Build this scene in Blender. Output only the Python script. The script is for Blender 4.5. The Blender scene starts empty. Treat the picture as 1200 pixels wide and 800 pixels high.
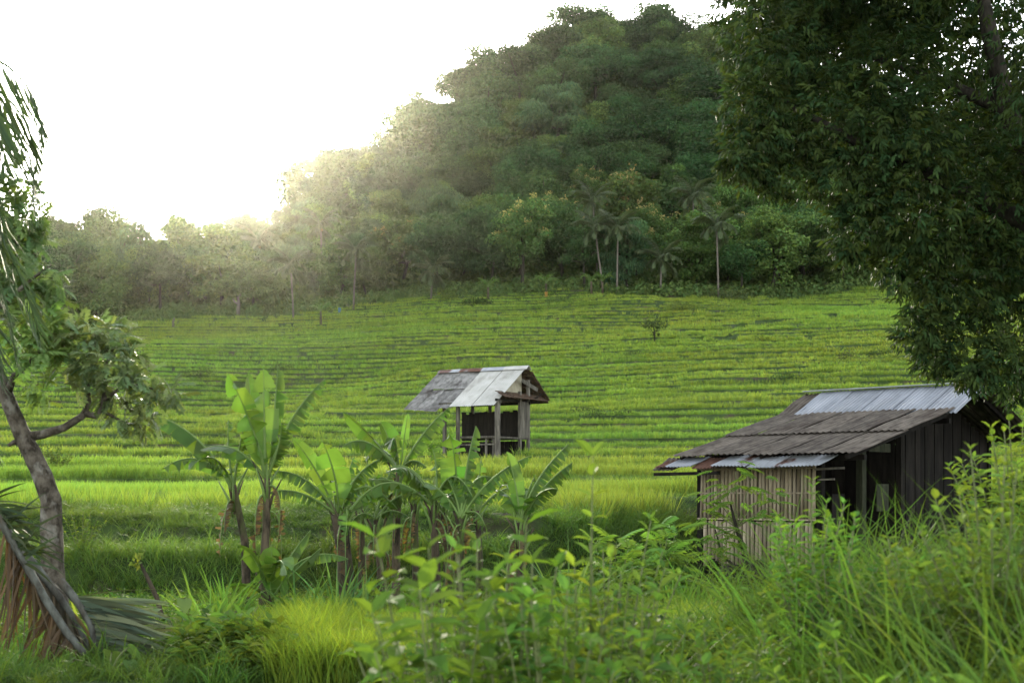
import bpy, math, random
import numpy as np
from mathutils import Vector

random.seed(7)
RNG = np.random.default_rng(11)
scene = bpy.context.scene
COL = scene.collection
R = math.radians
PI = math.pi

# ------------------------------------------------------------------ camera, sky, sun, exposure
F = 1667.0            # focal length in pixels of a 1200 px wide frame (50 mm lens)
HOR = 570.0           # picture row of the horizon
CAMZ = 0.0            # eye level is the zero of all heights

cam_data = bpy.data.cameras.new("camera")
cam = bpy.data.objects.new("camera", cam_data)
COL.objects.link(cam)
cam.location = (0, 0, CAMZ)
cam.rotation_euler = (R(90), 0, 0)
cam_data.sensor_width = 36.0
cam_data.lens = 36.0 * F / 1200.0
cam_data.shift_y = (HOR - 400.0) / 1200.0
cam_data.clip_start = 0.1
cam_data.clip_end = 3000
cam_data.dof.use_dof = True
cam_data.dof.focus_distance = 38.0
cam_data.dof.aperture_fstop = 3.8
scene.camera = cam

SUN_EL, SUN_AZ = 13.0, -9.0           # degrees; azimuth from straight ahead (+y), minus is to the left
world = bpy.data.worlds.new("World")
scene.world = world
world.use_nodes = True
wn, wl = world.node_tree.nodes, world.node_tree.links
wn.clear()
sky = wn.new("ShaderNodeTexSky")
sky.sky_type = 'NISHITA'
sky.sun_disc = False
sky.sun_elevation = R(SUN_EL)
sky.sun_rotation = R(SUN_AZ)
sky.air_density = 1.0
sky.dust_density = 1.0
sky.ozone_density = 1.0
hsv = wn.new("ShaderNodeHueSaturation")
hsv.inputs['Saturation'].default_value = 0.38
bg = wn.new("ShaderNodeBackground")
bg.inputs['Strength'].default_value = 0.15
wo = wn.new("ShaderNodeOutputWorld")
wl.new(sky.outputs[0], hsv.inputs['Color'])
wl.new(hsv.outputs[0], bg.inputs['Color'])
wl.new(bg.outputs[0], wo.inputs['Surface'])

sun_data = bpy.data.lights.new("sun", 'SUN')
sun_data.energy = 2.0
sun_data.angle = R(5.0)
sun_data.color = (1.0, 0.90, 0.70)
sun = bpy.data.objects.new("sun", sun_data)
COL.objects.link(sun)
_sd = Vector((math.sin(R(SUN_AZ)) * math.cos(R(SUN_EL)), math.cos(R(SUN_AZ)) * math.cos(R(SUN_EL)), math.sin(R(SUN_EL))))
sun.rotation_euler = _sd.to_track_quat('Z', 'Y').to_euler()
sun.location = (-30, 60, 90)

scene.view_settings.view_transform = 'Standard'
scene.view_settings.look = 'None'
scene.view_settings.exposure = 3.05
scene.view_settings.gamma = 1.0
scene.cycles.use_denoising = True
scene.cycles.max_bounces = 6
scene.cycles.diffuse_bounces = 3
scene.cycles.glossy_bounces = 2
scene.cycles.transmission_bounces = 4
scene.cycles.volume_bounces = 0
scene.cycles.sample_clamp_indirect = 4.0
scene.cycles.sample_clamp_direct = 12.0
scene.cycles.use_adaptive_sampling = False
scene.render.use_persistent_data = False

# ------------------------------------------------------------------ numeric helpers
def ss(a, b, x):
    t = np.clip((np.asarray(x, float) - a) / (np.asarray(b, float) - a), 0, 1)
    return t * t * (3 - 2 * t)

def hash2(ix, iy, seed):
    h = (ix.astype(np.int64) * 374761393 + iy.astype(np.int64) * 668265263 + seed * 1274126177) & 0x7fffffff
    h = ((h ^ (h >> 13)) * 1103515245 + 12345) & 0x7fffffff
    h = ((h ^ (h >> 16)) * 69069 + 1) & 0x7fffffff
    return (h >> 7 & 0xffff) / 65535.0

def vnoise(x, y, seed=0):
    x = np.asarray(x, float); y = np.asarray(y, float)
    ix, iy = np.floor(x), np.floor(y)
    fx, fy = x - ix, y - iy
    fx = fx * fx * (3 - 2 * fx); fy = fy * fy * (3 - 2 * fy)
    a = hash2(ix, iy, seed); b = hash2(ix + 1, iy, seed)
    c = hash2(ix, iy + 1, seed); d = hash2(ix + 1, iy + 1, seed)
    return (a * (1 - fx) + b * fx) * (1 - fy) + (c * (1 - fx) + d * fx) * fy - 0.5   # -0.5 .. 0.5

def unit(v):
    v = np.asarray(v, float)
    return v / np.maximum(np.linalg.norm(v, axis=-1, keepdims=True), 1e-9)

def pix(px, py, d):
    """A point of the world: d metres ahead, seen at picture column px and row py."""
    return np.array((d * (px - 600.0) / F, d, d * (HOR - py) / F))

# ------------------------------------------------------------------ mesh building
class Mesh:
    """Collects chunks of vertices and faces; build() makes one mesh."""
    def __init__(self):
        self.v, self.f, self.c, self.m, self.n, self.smooth = [], [], [], [], 0, []
    def add(self, v, f, col=(1, 1, 1), mat=0, smooth=False):
        v = np.asarray(v, float).reshape(-1, 3)
        if not isinstance(f, list):
            f = [f]
        col = np.asarray(col, float)
        if col.ndim == 1:
            col = np.tile(col[None, :3], (len(v), 1))
        self.v.append(v); self.c.append(col[:, :3])
        for g in f:
            g = np.asarray(g, int)
            if g.size:
                self.f.append(g + self.n); self.m.append(np.full(len(g), mat)); self.smooth.append(np.full(len(g), smooth))
        self.n += len(v)
        return self
    def box(self, c, size, axes=None, col=(1, 1, 1), mat=0):
        s = np.array(size, float) / 2
        o = np.array([(-1, -1, -1), (1, -1, -1), (1, 1, -1), (-1, 1, -1), (-1, -1, 1), (1, -1, 1), (1, 1, 1), (-1, 1, 1)], float) * s
        if axes is not None:
            o = o @ np.array(axes, float)
        f = np.array([(0, 3, 2, 1), (4, 5, 6, 7), (0, 1, 5, 4), (1, 2, 6, 5), (2, 3, 7, 6), (3, 0, 4, 7)])
        return self.add(o + np.array(c, float), f, col, mat)
    def bar(self, a, b, w, h, up=(0, 0, 1), col=(1, 1, 1), mat=0):
        a, b = np.array(a, float), np.array(b, float)
        x = unit(b - a)
        y = unit(np.cross(up, x)) if abs(np.dot(unit(np.array(up, float)), x)) < 0.99 else unit(np.cross((1, 0, 0), x))
        z = np.cross(x, y)
        return self.box((a + b) / 2, (np.linalg.norm(b - a), w, h), (x, y, z), col, mat)
    def tube(self, path, rad, sides=8, col=(1, 1, 1), mat=0, bump=0.0, seed=0):
        path = np.array(path, float); n = len(path)
        rad = np.broadcast_to(np.array(rad, float), (n,))
        t = np.gradient(path, axis=0); t = unit(t)
        ref = np.array((0, 1, 0.0)) if abs(t[:, 1]).mean() < 0.8 else np.array((1, 0, 0.0))
        u = unit(np.cross(t, ref)); w = np.cross(t, u)
        a = np.arange(sides) * 2 * PI / sides
        rg = np.random.default_rng(seed)
        rr = rad[:, None] * (1 + bump * (rg.random((n, sides)) - .5))
        v = path[:, None, :] + rr[..., None] * (np.cos(a)[None, :, None] * u[:, None, :] + np.sin(a)[None, :, None] * w[:, None, :])
        v = v.reshape(-1, 3)
        i = np.arange(n - 1)[:, None] * sides; j = np.arange(sides)[None, :]; k = (j + 1) % sides
        f = np.stack([i + j, i + k, i + sides + k, i + sides + j], -1).reshape(-1, 4)
        cap = [np.array([list(range(sides))[::-1]]), np.array([list(range((n - 1) * sides, n * sides))])]
        return self.add(v, [f] + cap, col, mat, True)
    def build(self, name, mats):
        me = bpy.data.meshes.new(name)
        v = np.concatenate(self.v); c = np.concatenate(self.c)
        me.vertices.add(len(v)); me.vertices.foreach_set("co", v.astype(np.float32).ravel())
        tot = np.concatenate([np.full(len(g), g.shape[1]) for g in self.f])
        loops = np.concatenate([g.ravel() for g in self.f])
        start = np.concatenate([[0], np.cumsum(tot)[:-1]])
        me.loops.add(len(loops)); me.loops.foreach_set("vertex_index", loops.astype(np.int32))
        me.polygons.add(len(tot)); me.polygons.foreach_set("loop_start", start.astype(np.int32))
        me.polygons.foreach_set("material_index", np.concatenate(self.m).astype(np.int32))
        me.polygons.foreach_set("use_smooth", np.concatenate(self.smooth).astype(bool))
        at = me.attributes.new("vcol", 'FLOAT_COLOR', 'POINT')
        at.data.foreach_set("color", np.concatenate([c, np.ones((len(c), 1))], 1).astype(np.float32).ravel())
        me.update(calc_edges=True)
        for m in (mats if isinstance(mats, (list, tuple)) else [mats]):
            me.materials.append(m)
        return me

def link(name, mesh, parent=None, loc=None, kind=None, label=None, cat=None, group=None):
    o = bpy.data.objects.new(name, mesh)
    COL.objects.link(o)
    if parent is not None:
        o.parent = parent
    if loc is not None:
        o.location = loc
    if kind: o["kind"] = kind
    if label: o["label"] = label
    if cat: o["category"] = cat
    if group: o["group"] = group
    return o

def thing(name, label, cat, loc=(0, 0, 0), group=None, rz=0.0):
    o = link(name, None, None, loc, None, label, cat, group)
    o.rotation_euler = (0, 0, rz)
    o.empty_display_size = 0.2
    return o

def copy_thing(root, loc, rz=0.0, scale=1.0, label=None, group=None):
    r = root.copy(); COL.objects.link(r)
    r.location = loc; r.rotation_euler = (0, 0, rz)
    r.scale = (scale,) * 3 if np.isscalar(scale) else scale
    if label: r["label"] = label
    if group: r["group"] = group
    for ch in list(root.children):
        c = ch.copy(); COL.objects.link(c); c.parent = r
        for g in list(ch.children):
            d = g.copy(); COL.objects.link(d); d.parent = c
    return r

def jitter_col(base, n, dv=0.25, dh=0.12, rng=RNG):
    """n colours round base: brightness and yellow-green hue vary."""
    base = np.array(base, float)
    b = 1 + dv * (rng.random((n, 1)) * 2 - 1)
    h = dh * (rng.random((n, 1)) * 2 - 1)
    return np.clip(base * b * np.concatenate([1 + 1.6 * h, 1 + .3 * h, 1 - h], 1), 0.001, 1)

# leaf templates: x along the leaf, y across, z out of the face
T_LEAF = (np.array([(0, 0, 0), (.42, .5, .10), (1, 0, -.04), (.42, -.5, .10)]), np.array([(0, 1, 2), (0, 2, 3)]))
T_LANCE = (np.array([(0, 0, 0), (.35, 0, -.02), (.7, 0, -.07), (1, 0, -.2), (.33, .5, .05), (.68, .38, 0), (.33, -.5, .05), (.68, -.38, 0)]),
           [np.array([(0, 1, 4), (0, 6, 1), (2, 3, 5), (2, 7, 3)]), np.array([(1, 2, 5, 4), (6, 7, 2, 1)])])

def place(mb, tmpl, pos, xd, up, L, W, col, mat=0, smooth=False):
    """Instances of a leaf template written into one mesh."""
    V, Fs = tmpl
    n, k = len(pos), len(V)
    x = unit(xd); y = unit(np.cross(up, x)); z = np.cross(x, y)
    L = np.broadcast_to(np.asarray(L, float), (n,)); W = np.broadcast_to(np.asarray(W, float), (n,))
    v = (pos[:, None, :] + x[:, None, :] * (V[None, :, 0:1] * L[:, None, None]) + y[:, None, :] * (V[None, :, 1:2] * W[:, None, None])
         + z[:, None, :] * (V[None, :, 2:3] * L[:, None, None]))
    Fs = Fs if isinstance(Fs, list) else [Fs]
    off = (np.arange(n) * k)[:, None, None]
    fs = [(f[None] + off).reshape(-1, f.shape[1]) for f in Fs]
    col = np.asarray(col, float)
    if col.ndim == 1: col = np.tile(col, (n, 1))
    mb.add(v.reshape(-1, 3), fs, np.repeat(col, k, 0), mat, smooth)

def rand_dirs(n, rng=RNG):
    return unit(rng.normal(size=(n, 3)))

def blades(mb, base, az, L, W, bend, col, segs=4, lean=0.15, mat=0, twist=None):
    """Grass blades: arcs that start upright and bow over towards az."""
    n = len(base)
    L = np.broadcast_to(np.asarray(L, float), (n,)); W = np.broadcast_to(np.asarray(W, float), (n,)); bend = np.broadcast_to(np.asarray(bend, float), (n,))
    d = np.stack([np.cos(az), np.sin(az), np.zeros(n)], 1)
    tw = az + PI / 2 if twist is None else twist
    s = np.stack([np.cos(tw), np.sin(tw), np.zeros(n)], 1)
    pts = []
    p = base.astype(float).copy()
    ang = np.full(n, lean) if np.isscalar(lean) else lean.copy()
    for i in range(segs + 1):
        pts.append(p.copy())
        ang2 = ang + bend * (i + .5) / segs
        p = p + (L / segs)[:, None] * (d * np.sin(ang2)[:, None] + np.array((0, 0, 1.0)) * np.cos(ang2)[:, None])
    rows = []
    for i in range(segs):
        t = i / segs
        w = W * (0.55 + 0.45 * min(1, t * 3)) * (1 - t ** 2.2) * .5
        rows.append(pts[i] - s * w[:, None]); rows.append(pts[i] + s * w[:, None])
    rows.append(pts[segs])
    k = 2 * segs + 1
    v = np.stack(rows, 1).reshape(-1, 3)
    off = (np.arange(n) * k)[:, None]
    q = np.concatenate([np.stack([off[:, 0] + 2 * i, off[:, 0] + 2 * i + 1, off[:, 0] + 2 * i + 3, off[:, 0] + 2 * i + 2], 1) for i in range(segs - 1)]) if segs > 1 else np.zeros((0, 4), int)
    t3 = np.stack([off[:, 0] + 2 * segs - 2, off[:, 0] + 2 * segs - 1, off[:, 0] + 2 * segs], 1)
    col = np.asarray(col, float)
    if col.ndim == 1: col = np.tile(col, (n, 1))
    mb.add(v, [q, t3], np.repeat(col, k, 0), mat)

# ------------------------------------------------------------------ materials
def new_mat(name):
    m = bpy.data.materials.new(name); m.use_nodes = True
    nt = m.node_tree; nt.nodes.clear()
    return m, nt, nt.nodes, nt.links

def leaf_mat(name, trans=0.4, rough=0.5, obj_var=0.0, instancer=False, tint=(1.25, 1.2, 0.55), spec=0.35, patch=0.0):
    m, nt, n, l = new_mat(name)
    at = n.new("ShaderNodeAttribute"); at.attribute_name = "vcol"
    col = at.outputs['Color']
    def mult(a, b, fac=1.0):
        mx = n.new("ShaderNodeMix"); mx.data_type = 'RGBA'; mx.blend_type = 'MULTIPLY'
        mx.inputs[0].default_value = fac
        l.new(a, mx.inputs[6])
        if isinstance(b, tuple): mx.inputs[7].default_value = (*b, 1)
        else: l.new(b, mx.inputs[7])
        return mx.outputs[2]
    if instancer:
        a2 = n.new("ShaderNodeAttribute"); a2.attribute_type = 'INSTANCER'; a2.attribute_name = "tint"
        col = mult(col, a2.outputs['Color'])
    if obj_var:
        oi = n.new("ShaderNodeObjectInfo")
        mr = n.new("ShaderNodeMapRange"); mr.inputs['To Min'].default_value = 1 - obj_var; mr.inputs['To Max'].default_value = 1 + obj_var
        l.new(oi.outputs['Random'], mr.inputs['Value'])
        hs = n.new("ShaderNodeHueSaturation")
        mh = n.new("ShaderNodeMath"); mh.operation = 'MULTIPLY_ADD'; mh.inputs[1].default_value = 0.035; mh.inputs[2].default_value = 0.488
        fr = n.new("ShaderNodeMath"); fr.operation = 'FRACT'; m7 = n.new("ShaderNodeMath"); m7.operation = 'MULTIPLY'; m7.inputs[1].default_value = 7.31
        l.new(oi.outputs['Random'], m7.inputs[0]); l.new(m7.outputs[0], fr.inputs[0]); l.new(fr.outputs[0], mh.inputs[0])
        l.new(mh.outputs[0], hs.inputs['Hue']); l.new(mr.outputs[0], hs.inputs['Value']); l.new(col, hs.inputs['Color'])
        col = hs.outputs[0]
    if patch:
        tc = n.new("ShaderNodeTexCoord"); no = n.new("ShaderNodeTexNoise"); no.inputs['Scale'].default_value = patch
        no.inputs['Detail'].default_value = 3
        l.new(tc.outputs['Object'], no.inputs['Vector'])
        rp = n.new("ShaderNodeMapRange"); rp.inputs['From Min'].default_value = .3; rp.inputs['From Max'].default_value = .7
        rp.inputs['To Min'].default_value = .75; rp.inputs['To Max'].default_value = 1.2
        l.new(no.outputs['Fac'], rp.inputs['Value'])
        col = mult(col, rp.outputs[0])
    pb = n.new("ShaderNodeBsdfPrincipled")
    pb.inputs['Roughness'].default_value = rough
    pb.inputs['Specular IOR Level'].default_value = spec
    l.new(col, pb.inputs['Base Color'])
    tr = n.new("ShaderNodeBsdfTranslucent")
    l.new(mult(col, tint), tr.inputs['Color'])
    mx = n.new("ShaderNodeMixShader"); mx.inputs[0].default_value = trans
    l.new(pb.outputs[0], mx.inputs[1]); l.new(tr.outputs[0], mx.inputs[2])
    out = n.new("ShaderNodeOutputMaterial"); l.new(mx.outputs[0], out.inputs[0])
    return m

def rough_mat(name, c1, c2, scale=6.0, rough=0.85, bump=0.4, stretch=(1, 1, 1), c3=None, s3=1.5, metal=0.0, spec=0.08, lo=.38, hi=.62, lo3=.55, hi3=.68, obj_var=0.0):
    """Two tones mixed by stretched noise, a third as larger patches, with bump."""
    m, nt, n, l = new_mat(name)
    tc = n.new("ShaderNodeTexCoord"); mp = n.new("ShaderNodeMapping"); mp.inputs['Scale'].default_value = stretch
    l.new(tc.outputs['Object'], mp.inputs['Vector'])
    if obj_var:
        oi = n.new("ShaderNodeObjectInfo"); va = n.new("ShaderNodeVectorMath"); va.operation = 'SCALE'; va.inputs[0].default_value = (37, 11, 23)
        l.new(oi.outputs['Random'], va.inputs['Scale']); l.new(va.outputs[0], mp.inputs['Location'])
    no = n.new("ShaderNodeTexNoise"); no.inputs['Scale'].default_value = scale; no.inputs['Detail'].default_value = 6; no.inputs['Roughness'].default_value = .65
    l.new(mp.outputs[0], no.inputs['Vector'])
    rp = n.new("ShaderNodeValToRGB"); rp.color_ramp.elements[0].position = lo; rp.color_ramp.elements[1].position = hi
    rp.color_ramp.elements[0].color = (*c1, 1); rp.color_ramp.elements[1].color = (*c2, 1)
    l.new(no.outputs['Fac'], rp.inputs[0])
    col = rp.outputs[0]
    if c3 is not None:
        n3 = n.new("ShaderNodeTexNoise"); n3.inputs['Scale'].default_value = s3; n3.inputs['Detail'].default_value = 5; n3.inputs['Roughness'].default_value = .6
        l.new(mp.outputs[0], n3.inputs['Vector'])
        r3 = n.new("ShaderNodeMapRange"); r3.inputs['From Min'].default_value = lo3; r3.inputs['From Max'].default_value = hi3
        l.new(n3.outputs['Fac'], r3.inputs['Value'])
        mx = n.new("ShaderNodeMix"); mx.data_type = 'RGBA'
        l.new(r3.outputs[0], mx.inputs[0]); l.new(col, mx.inputs[6]); mx.inputs[7].default_value = (*c3, 1)
        col = mx.outputs[2]
    if obj_var:
        hs = n.new("ShaderNodeHueSaturation"); mr = n.new("ShaderNodeMapRange"); mr.inputs['To Min'].default_value = 1 - obj_var; mr.inputs['To Max'].default_value = 1 + obj_var
        l.new(oi.outputs['Random'], mr.inputs['Value']); l.new(mr.outputs[0], hs.inputs['Value']); l.new(col, hs.inputs['Color'])
        col = hs.outputs[0]
    pb = n.new("ShaderNodeBsdfPrincipled"); pb.inputs['Roughness'].default_value = rough; pb.inputs['Metallic'].default_value = metal
    pb.inputs['Specular IOR Level'].default_value = spec
    l.new(col, pb.inputs['Base Color'])
    if bump:
        bp = n.new("ShaderNodeBump"); bp.inputs['Strength'].default_value = bump; bp.inputs['Distance'].default_value = .02
        l.new(no.outputs['Fac'], bp.inputs['Height']); l.new(bp.outputs[0], pb.inputs['Normal'])
    out = n.new("ShaderNodeOutputMaterial"); l.new(pb.outputs[0], out.inputs[0])
    return m

M = {}
M['ground'] = rough_mat("ground_soil_and_turf", (.016, .028, .008), (.032, .052, .012), 3.0, .95, .6, c3=(.040, .032, .020), s3=.8)
M['rice'] = leaf_mat("rice_leaf", .5, .65, instancer=True, spec=.12)
M['grass'] = leaf_mat("grass_blade", .45, .6, instancer=True, spec=.05)
M['weed'] = leaf_mat("weed_leaf", .45, .65, instancer=True, spec=.015)
M['under'] = leaf_mat("undergrowth_leaf", .3, .75, instancer=True, spec=.03)
M['crown'] = leaf_mat("forest_leaf", .30, .75, obj_var=.28, spec=.03)
M['palm'] = leaf_mat("palm_leaflet", .3, .6, spec=.08)
M['banana'] = leaf_mat("banana_leaf", .42, .45, spec=.14, patch=3.0, tint=(1.3, 1.25, .40))
M['rib'] = rough_mat("banana_midrib", (.075, .12, .03), (.10, .15, .04), 8, .5, .1)
M['bstem'] = rough_mat("banana_stem_bark", (.016, .013, .009), (.070, .054, .034), 9, .9, .6, (1, 1, .35), c3=(.045, .055, .018), s3=3, obj_var=.2)
M['mango'] = leaf_mat("mango_leaf", .32, .6, spec=.04)
M['rain'] = leaf_mat("pinnate_leaf", .35, .42, spec=.16)
M['shrub'] = leaf_mat("shrub_leaf", .45, .65, spec=.012, obj_var=.12)
M['bark'] = rough_mat("grey_bark", (.022, .018, .013), (.085, .072, .055), 9, .95, 1.0, (1, 1, .75), c3=(.13, .12, .10), s3=5, spec=.05)
M['dbark'] = rough_mat("dark_bark", (.010, .009, .006), (.030, .026, .019), 10, .95, .8, (1, 1, .3))
M['pbark'] = rough_mat("palm_bark", (.060, .052, .042), (.115, .10, .08), 5, .9, .5, (.5, .5, 6))
M['dry'] = leaf_mat("dry_frond", .2, .7, spec=.2)
# ------------------------------------------------------------------ terrain
STEP = 0.48
_bx = np.array([-60, -9, -4, 0, 1.6, 3.0, 5.0, 8, 12, 60.])
_by = np.array([23.6, 23.4, 23.8, 24.6, 27.0, 29.8, 32.5, 33.5, 34, 34.])
def bank_y(x): return np.interp(x, _bx, _by) + .9 * vnoise(np.asarray(x) / 2.3, np.zeros_like(np.asarray(x, float)) + 3.3, 5)
def field_y(x): return np.maximum(29.3 + 1.2 * vnoise(np.asarray(x) / 5.0, np.zeros_like(np.asarray(x, float)) + .7, 9), bank_y(x) + 1.5)
def edge_y(x): return 151 + 7 * vnoise(np.asarray(x) / 14.0, np.zeros_like(np.asarray(x, float)) + 9.1, 21) - 12 * ss(-40, -56, x)

def field_base(x, y):
    t = np.maximum(y - 30, -4)
    b = -0.6 + .0508 * t + .001007 * np.maximum(t, 0) ** 2 + .0425 * x * t / 120
    k = ss(0, 30, t)
    b = b + k * (3.4 * vnoise(x / 30, y / 30, 31) + 1.5 * vnoise(x / 12, y / 14, 32) + .45 * vnoise(x / 4, y / 6, 33)) * (.35 + .65 * ss(40, 110, y))
    b = b - 1.6 * np.exp(-((x + 19) / 9.0) ** 2 - ((y - 112) / 18.0) ** 2)
    return b

def plot_id(x, y):
    w = 5 + .07 * y
    return np.floor((x + 3 * vnoise(x / 9, y / 9, 41)) / w + .37 * np.floor(y / 7))

def terrace(x, y):
    """-> (height, terrace index, fraction from the front edge of the tread)"""
    b = field_base(x, y) + .42 * (hash2(plot_id(x, y), np.floor(y / 7), 43) - .5) * ss(34, 44, y)
    q = b / STEP
    k = np.floor(q); fr = q - k
    return STEP * (k - 1 + ss(0, .14, fr)) + STEP * .5, k, fr

def forest_z(x, y):
    ye = edge_y(x)
    s = np.maximum(y - ye, 0)
    base = field_base(x, np.minimum(y, ye))
    ridge = 0.19 * np.minimum(s, 95) + .26 * np.clip(s - 95, 0, 45) - .12 * np.maximum(s - 150, 0)
    g = np.exp(-np.abs((x - 26) / np.where(x < 26, 53.0, 56.0)) ** 2.2 - (np.abs(y - 345) / 80.0) ** 2.1)
    return base + ridge + 50 * g * ss(0, 40, s) + 4 * vnoise(x / 30, y / 30, 51) * ss(5, 40, s)

def low_z(x, y):
    z = -1.62 - .36 * ss(8, 21, y) + .16 * vnoise(x / 2.1, y / 2.1, 61) + .08 * vnoise(x / .7, y / .7, 62)
    z = z + .62 * ss(.6, 2.7, x) * ss(2.0, 4.5, y) * (1 - ss(9.5, 14, y))
    z = z + .5 * ss(-2, -3.5, x) * ss(14, 17, y) * (1 - ss(19, 22, y)) * 0
    return z

def ground_z(x, y):
    x = np.asarray(x, float); y = np.asarray(y, float)
    yb = bank_y(x); yf = field_y(x)
    mid = -1.16 + .045 * np.clip(y - 25, 0, 6) + .34 * ss(26.5, 26.9, y + 1.3 * vnoise(x / 2.1, x * 0 + 4.2, 66)) * ss(2.5, 0, x) + .22 * vnoise(x / 1.9, y / 1.3, 63) + .30 * ss(26.6, 27.3, y + .9 * vnoise(x / 2.6, x * 0, 64)) * ss(2, -1, x) * .6
    t1 = ss(yb, yb + .95, y)
    z = low_z(x, y) * (1 - t1) + mid * t1
    fz, _, _ = terrace(x, y)
    t2 = ss(yf - .25, yf, y)
    z = z * (1 - t2) + fz * t2
    t3 = ss(edge_y(x) - 1, edge_y(x) + 4, y)
    return z * (1 - t3) + forest_z(x, y) * t3

def gz(x, y): return float(ground_z(np.array([x]), np.array([y]))[0])

def on_ground(px, py, d0=8.0, d1=345.0, above=0.0):
    """Where the sight line of a picture point first meets the ground (raised by above)."""
    d = np.geomspace(d0, d1, 3000)
    x = d * (px - 600) / F; z = d * (HOR - py) / F
    hit = np.nonzero(ground_z(x, d) + above >= z)[0]
    i = hit[0] if len(hit) else len(d) - 1
    return np.array((x[i], d[i], float(ground_z(x[i:i + 1], d[i:i + 1])[0])))

def build_ground():
    ys = np.concatenate([np.linspace(-40, 4, 18)[:-1], np.linspace(4, 22, 60)[:-1], np.linspace(22, 36, 110)[:-1],
                         36 * np.exp(np.linspace(0, math.log(158 / 36), 520))[:-1], np.linspace(158, 460, 100)])
    nu = 260
    u = np.linspace(-1, 1, nu)
    half = 16 + .62 * np.maximum(ys, 0)
    X = half[:, None] * u[None, :]; Y = np.repeat(ys[:, None], nu, 1)
    Z = ground_z(X.ravel(), Y.ravel())
    mb = Mesh()
    ny = len(ys)
    i = np.arange(ny - 1)[:, None] * nu; j = np.arange(nu - 1)[None, :]
    f = np.stack([i + j, i + j + 1, i + nu + j + 1, i + nu + j], -1).reshape(-1, 4)
    mb.add(np.stack([X.ravel(), Y.ravel(), Z], 1), f, (1, 1, 1), 0, True)
    o = link("ground", mb.build("ground", M['ground']), kind="structure")
    o["label"] = "terraced green hillside and the forest floor rising behind it"
build_ground()

# ------------------------------------------------------------------ stuff scattered by geometry nodes
def scatter_tree():
    ng = bpy.data.node_groups.new("scatter", 'GeometryNodeTree')
    ng.interface.new_socket("Geometry", in_out='INPUT', socket_type='NodeSocketGeometry')
    ng.interface.new_socket("Geometry", in_out='OUTPUT', socket_type='NodeSocketGeometry')
    n, l = ng.nodes, ng.links
    gi = n.new('NodeGroupInput'); go = n.new('NodeGroupOutput')
    def named(name, t):
        a = n.new('GeometryNodeInputNamedAttribute'); a.data_type = t; a.inputs['Name'].default_value = name
        return [s for s in a.outputs if s.enabled and s.name == 'Attribute'][0]
    sep = n.new('GeometryNodeSeparateGeometry'); sep.domain = 'POINT'
    l.new(gi.outputs[0], sep.inputs['Geometry']); l.new(named("is_tuft", 'BOOLEAN'), sep.inputs['Selection'])
    spl = n.new('GeometryNodeSplitToInstances'); spl.domain = 'POINT'
    l.new(sep.outputs[0], spl.inputs['Geometry']); l.new(named("variant", 'INT'), spl.inputs['Group ID'])
    iop = n.new('GeometryNodeInstanceOnPoints')
    l.new(sep.outputs[1], iop.inputs['Points']); l.new(spl.outputs['Instances'], iop.inputs['Instance'])
    iop.inputs['Pick Instance'].default_value = True
    l.new(named("variant", 'INT'), iop.inputs['Instance Index'])
    l.new(named("rot", 'FLOAT_VECTOR'), iop.inputs['Rotation'])
    l.new(named("scl", 'FLOAT_VECTOR'), iop.inputs['Scale'])
    l.new(iop.outputs[0], go.inputs[0])
    return ng
SCATTER = scatter_tree()

def scatter(name, mat, tufts, pos, variant, rot, scl, tint, label=None):
    """One stuff object: tufts (list of Mesh) instanced on points."""
    n = len(pos)
    mb = Mesh(); ids = [np.array(variant, int)]
    mb.v.append(pos); mb.c.append(np.ones((n, 3))); mb.n = n
    for i, t in enumerate(tufts):
        v = np.concatenate(t.v); c = np.concatenate(t.c)
        for f in t.f:
            mb.f.append(f + mb.n); mb.m.append(np.zeros(len(f), int)); mb.smooth.append(np.zeros(len(f), bool))
        mb.v.append(v); mb.c.append(c); mb.n += len(v)
        ids.append(np.full(len(v), i))
    me = mb.build(name, mat)
    tot = mb.n
    def attr(nm, t, key, arr):
        a = me.attributes.new(nm, t, 'POINT'); a.data.foreach_set(key, np.ascontiguousarray(arr).ravel())
    attr("is_tuft", 'BOOLEAN', "value", np.arange(tot) >= n)
    attr("variant", 'INT', "value", np.concatenate(ids).astype(np.int32))
    def pad(a, w):
        o = np.zeros((tot, w), np.float32); o[:n] = a; return o
    attr("rot", 'FLOAT_VECTOR', "vector", pad(rot, 3))
    attr("scl", 'FLOAT_VECTOR', "vector", pad(scl, 3))
    attr("tint", 'FLOAT_COLOR', "color", pad(np.concatenate([tint, np.ones((n, 1))], 1), 4))
    o = link(name, me, kind="stuff", label=label)
    md = o.modifiers.new("scatter", 'NODES'); md.node_group = SCATTER
    return o

def zrot(n, tilt=0.08, rng=RNG):
    return np.stack([rng.normal(0, tilt, n), rng.normal(0, tilt, n), rng.random(n) * 2 * PI], 1)

def blade_tuft(nb, rad, L, W, bend, col, seed, segs=3, dv=.25, lean=.12, lsd=.25):
    rg = np.random.default_rng(seed)
    r = rad * np.sqrt(rg.random(nb)); a = rg.random(nb) * 2 * PI
    base = np.stack([r * np.cos(a), r * np.sin(a), np.full(nb, -.04)], 1)
    mb = Mesh()
    blades(mb, base, rg.random(nb) * 2 * PI, L * (1 - lsd + 2 * lsd * rg.random(nb)), W * (.7 + .6 * rg.random(nb)), bend * (.4 + 1.1 * rg.random(nb)),
           jitter_col(col, nb, dv, .14, rg), segs, lean * (.3 + 1.4 * rg.random(nb)), twist=rg.random(nb) * 2 * PI)
    return mb

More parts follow.
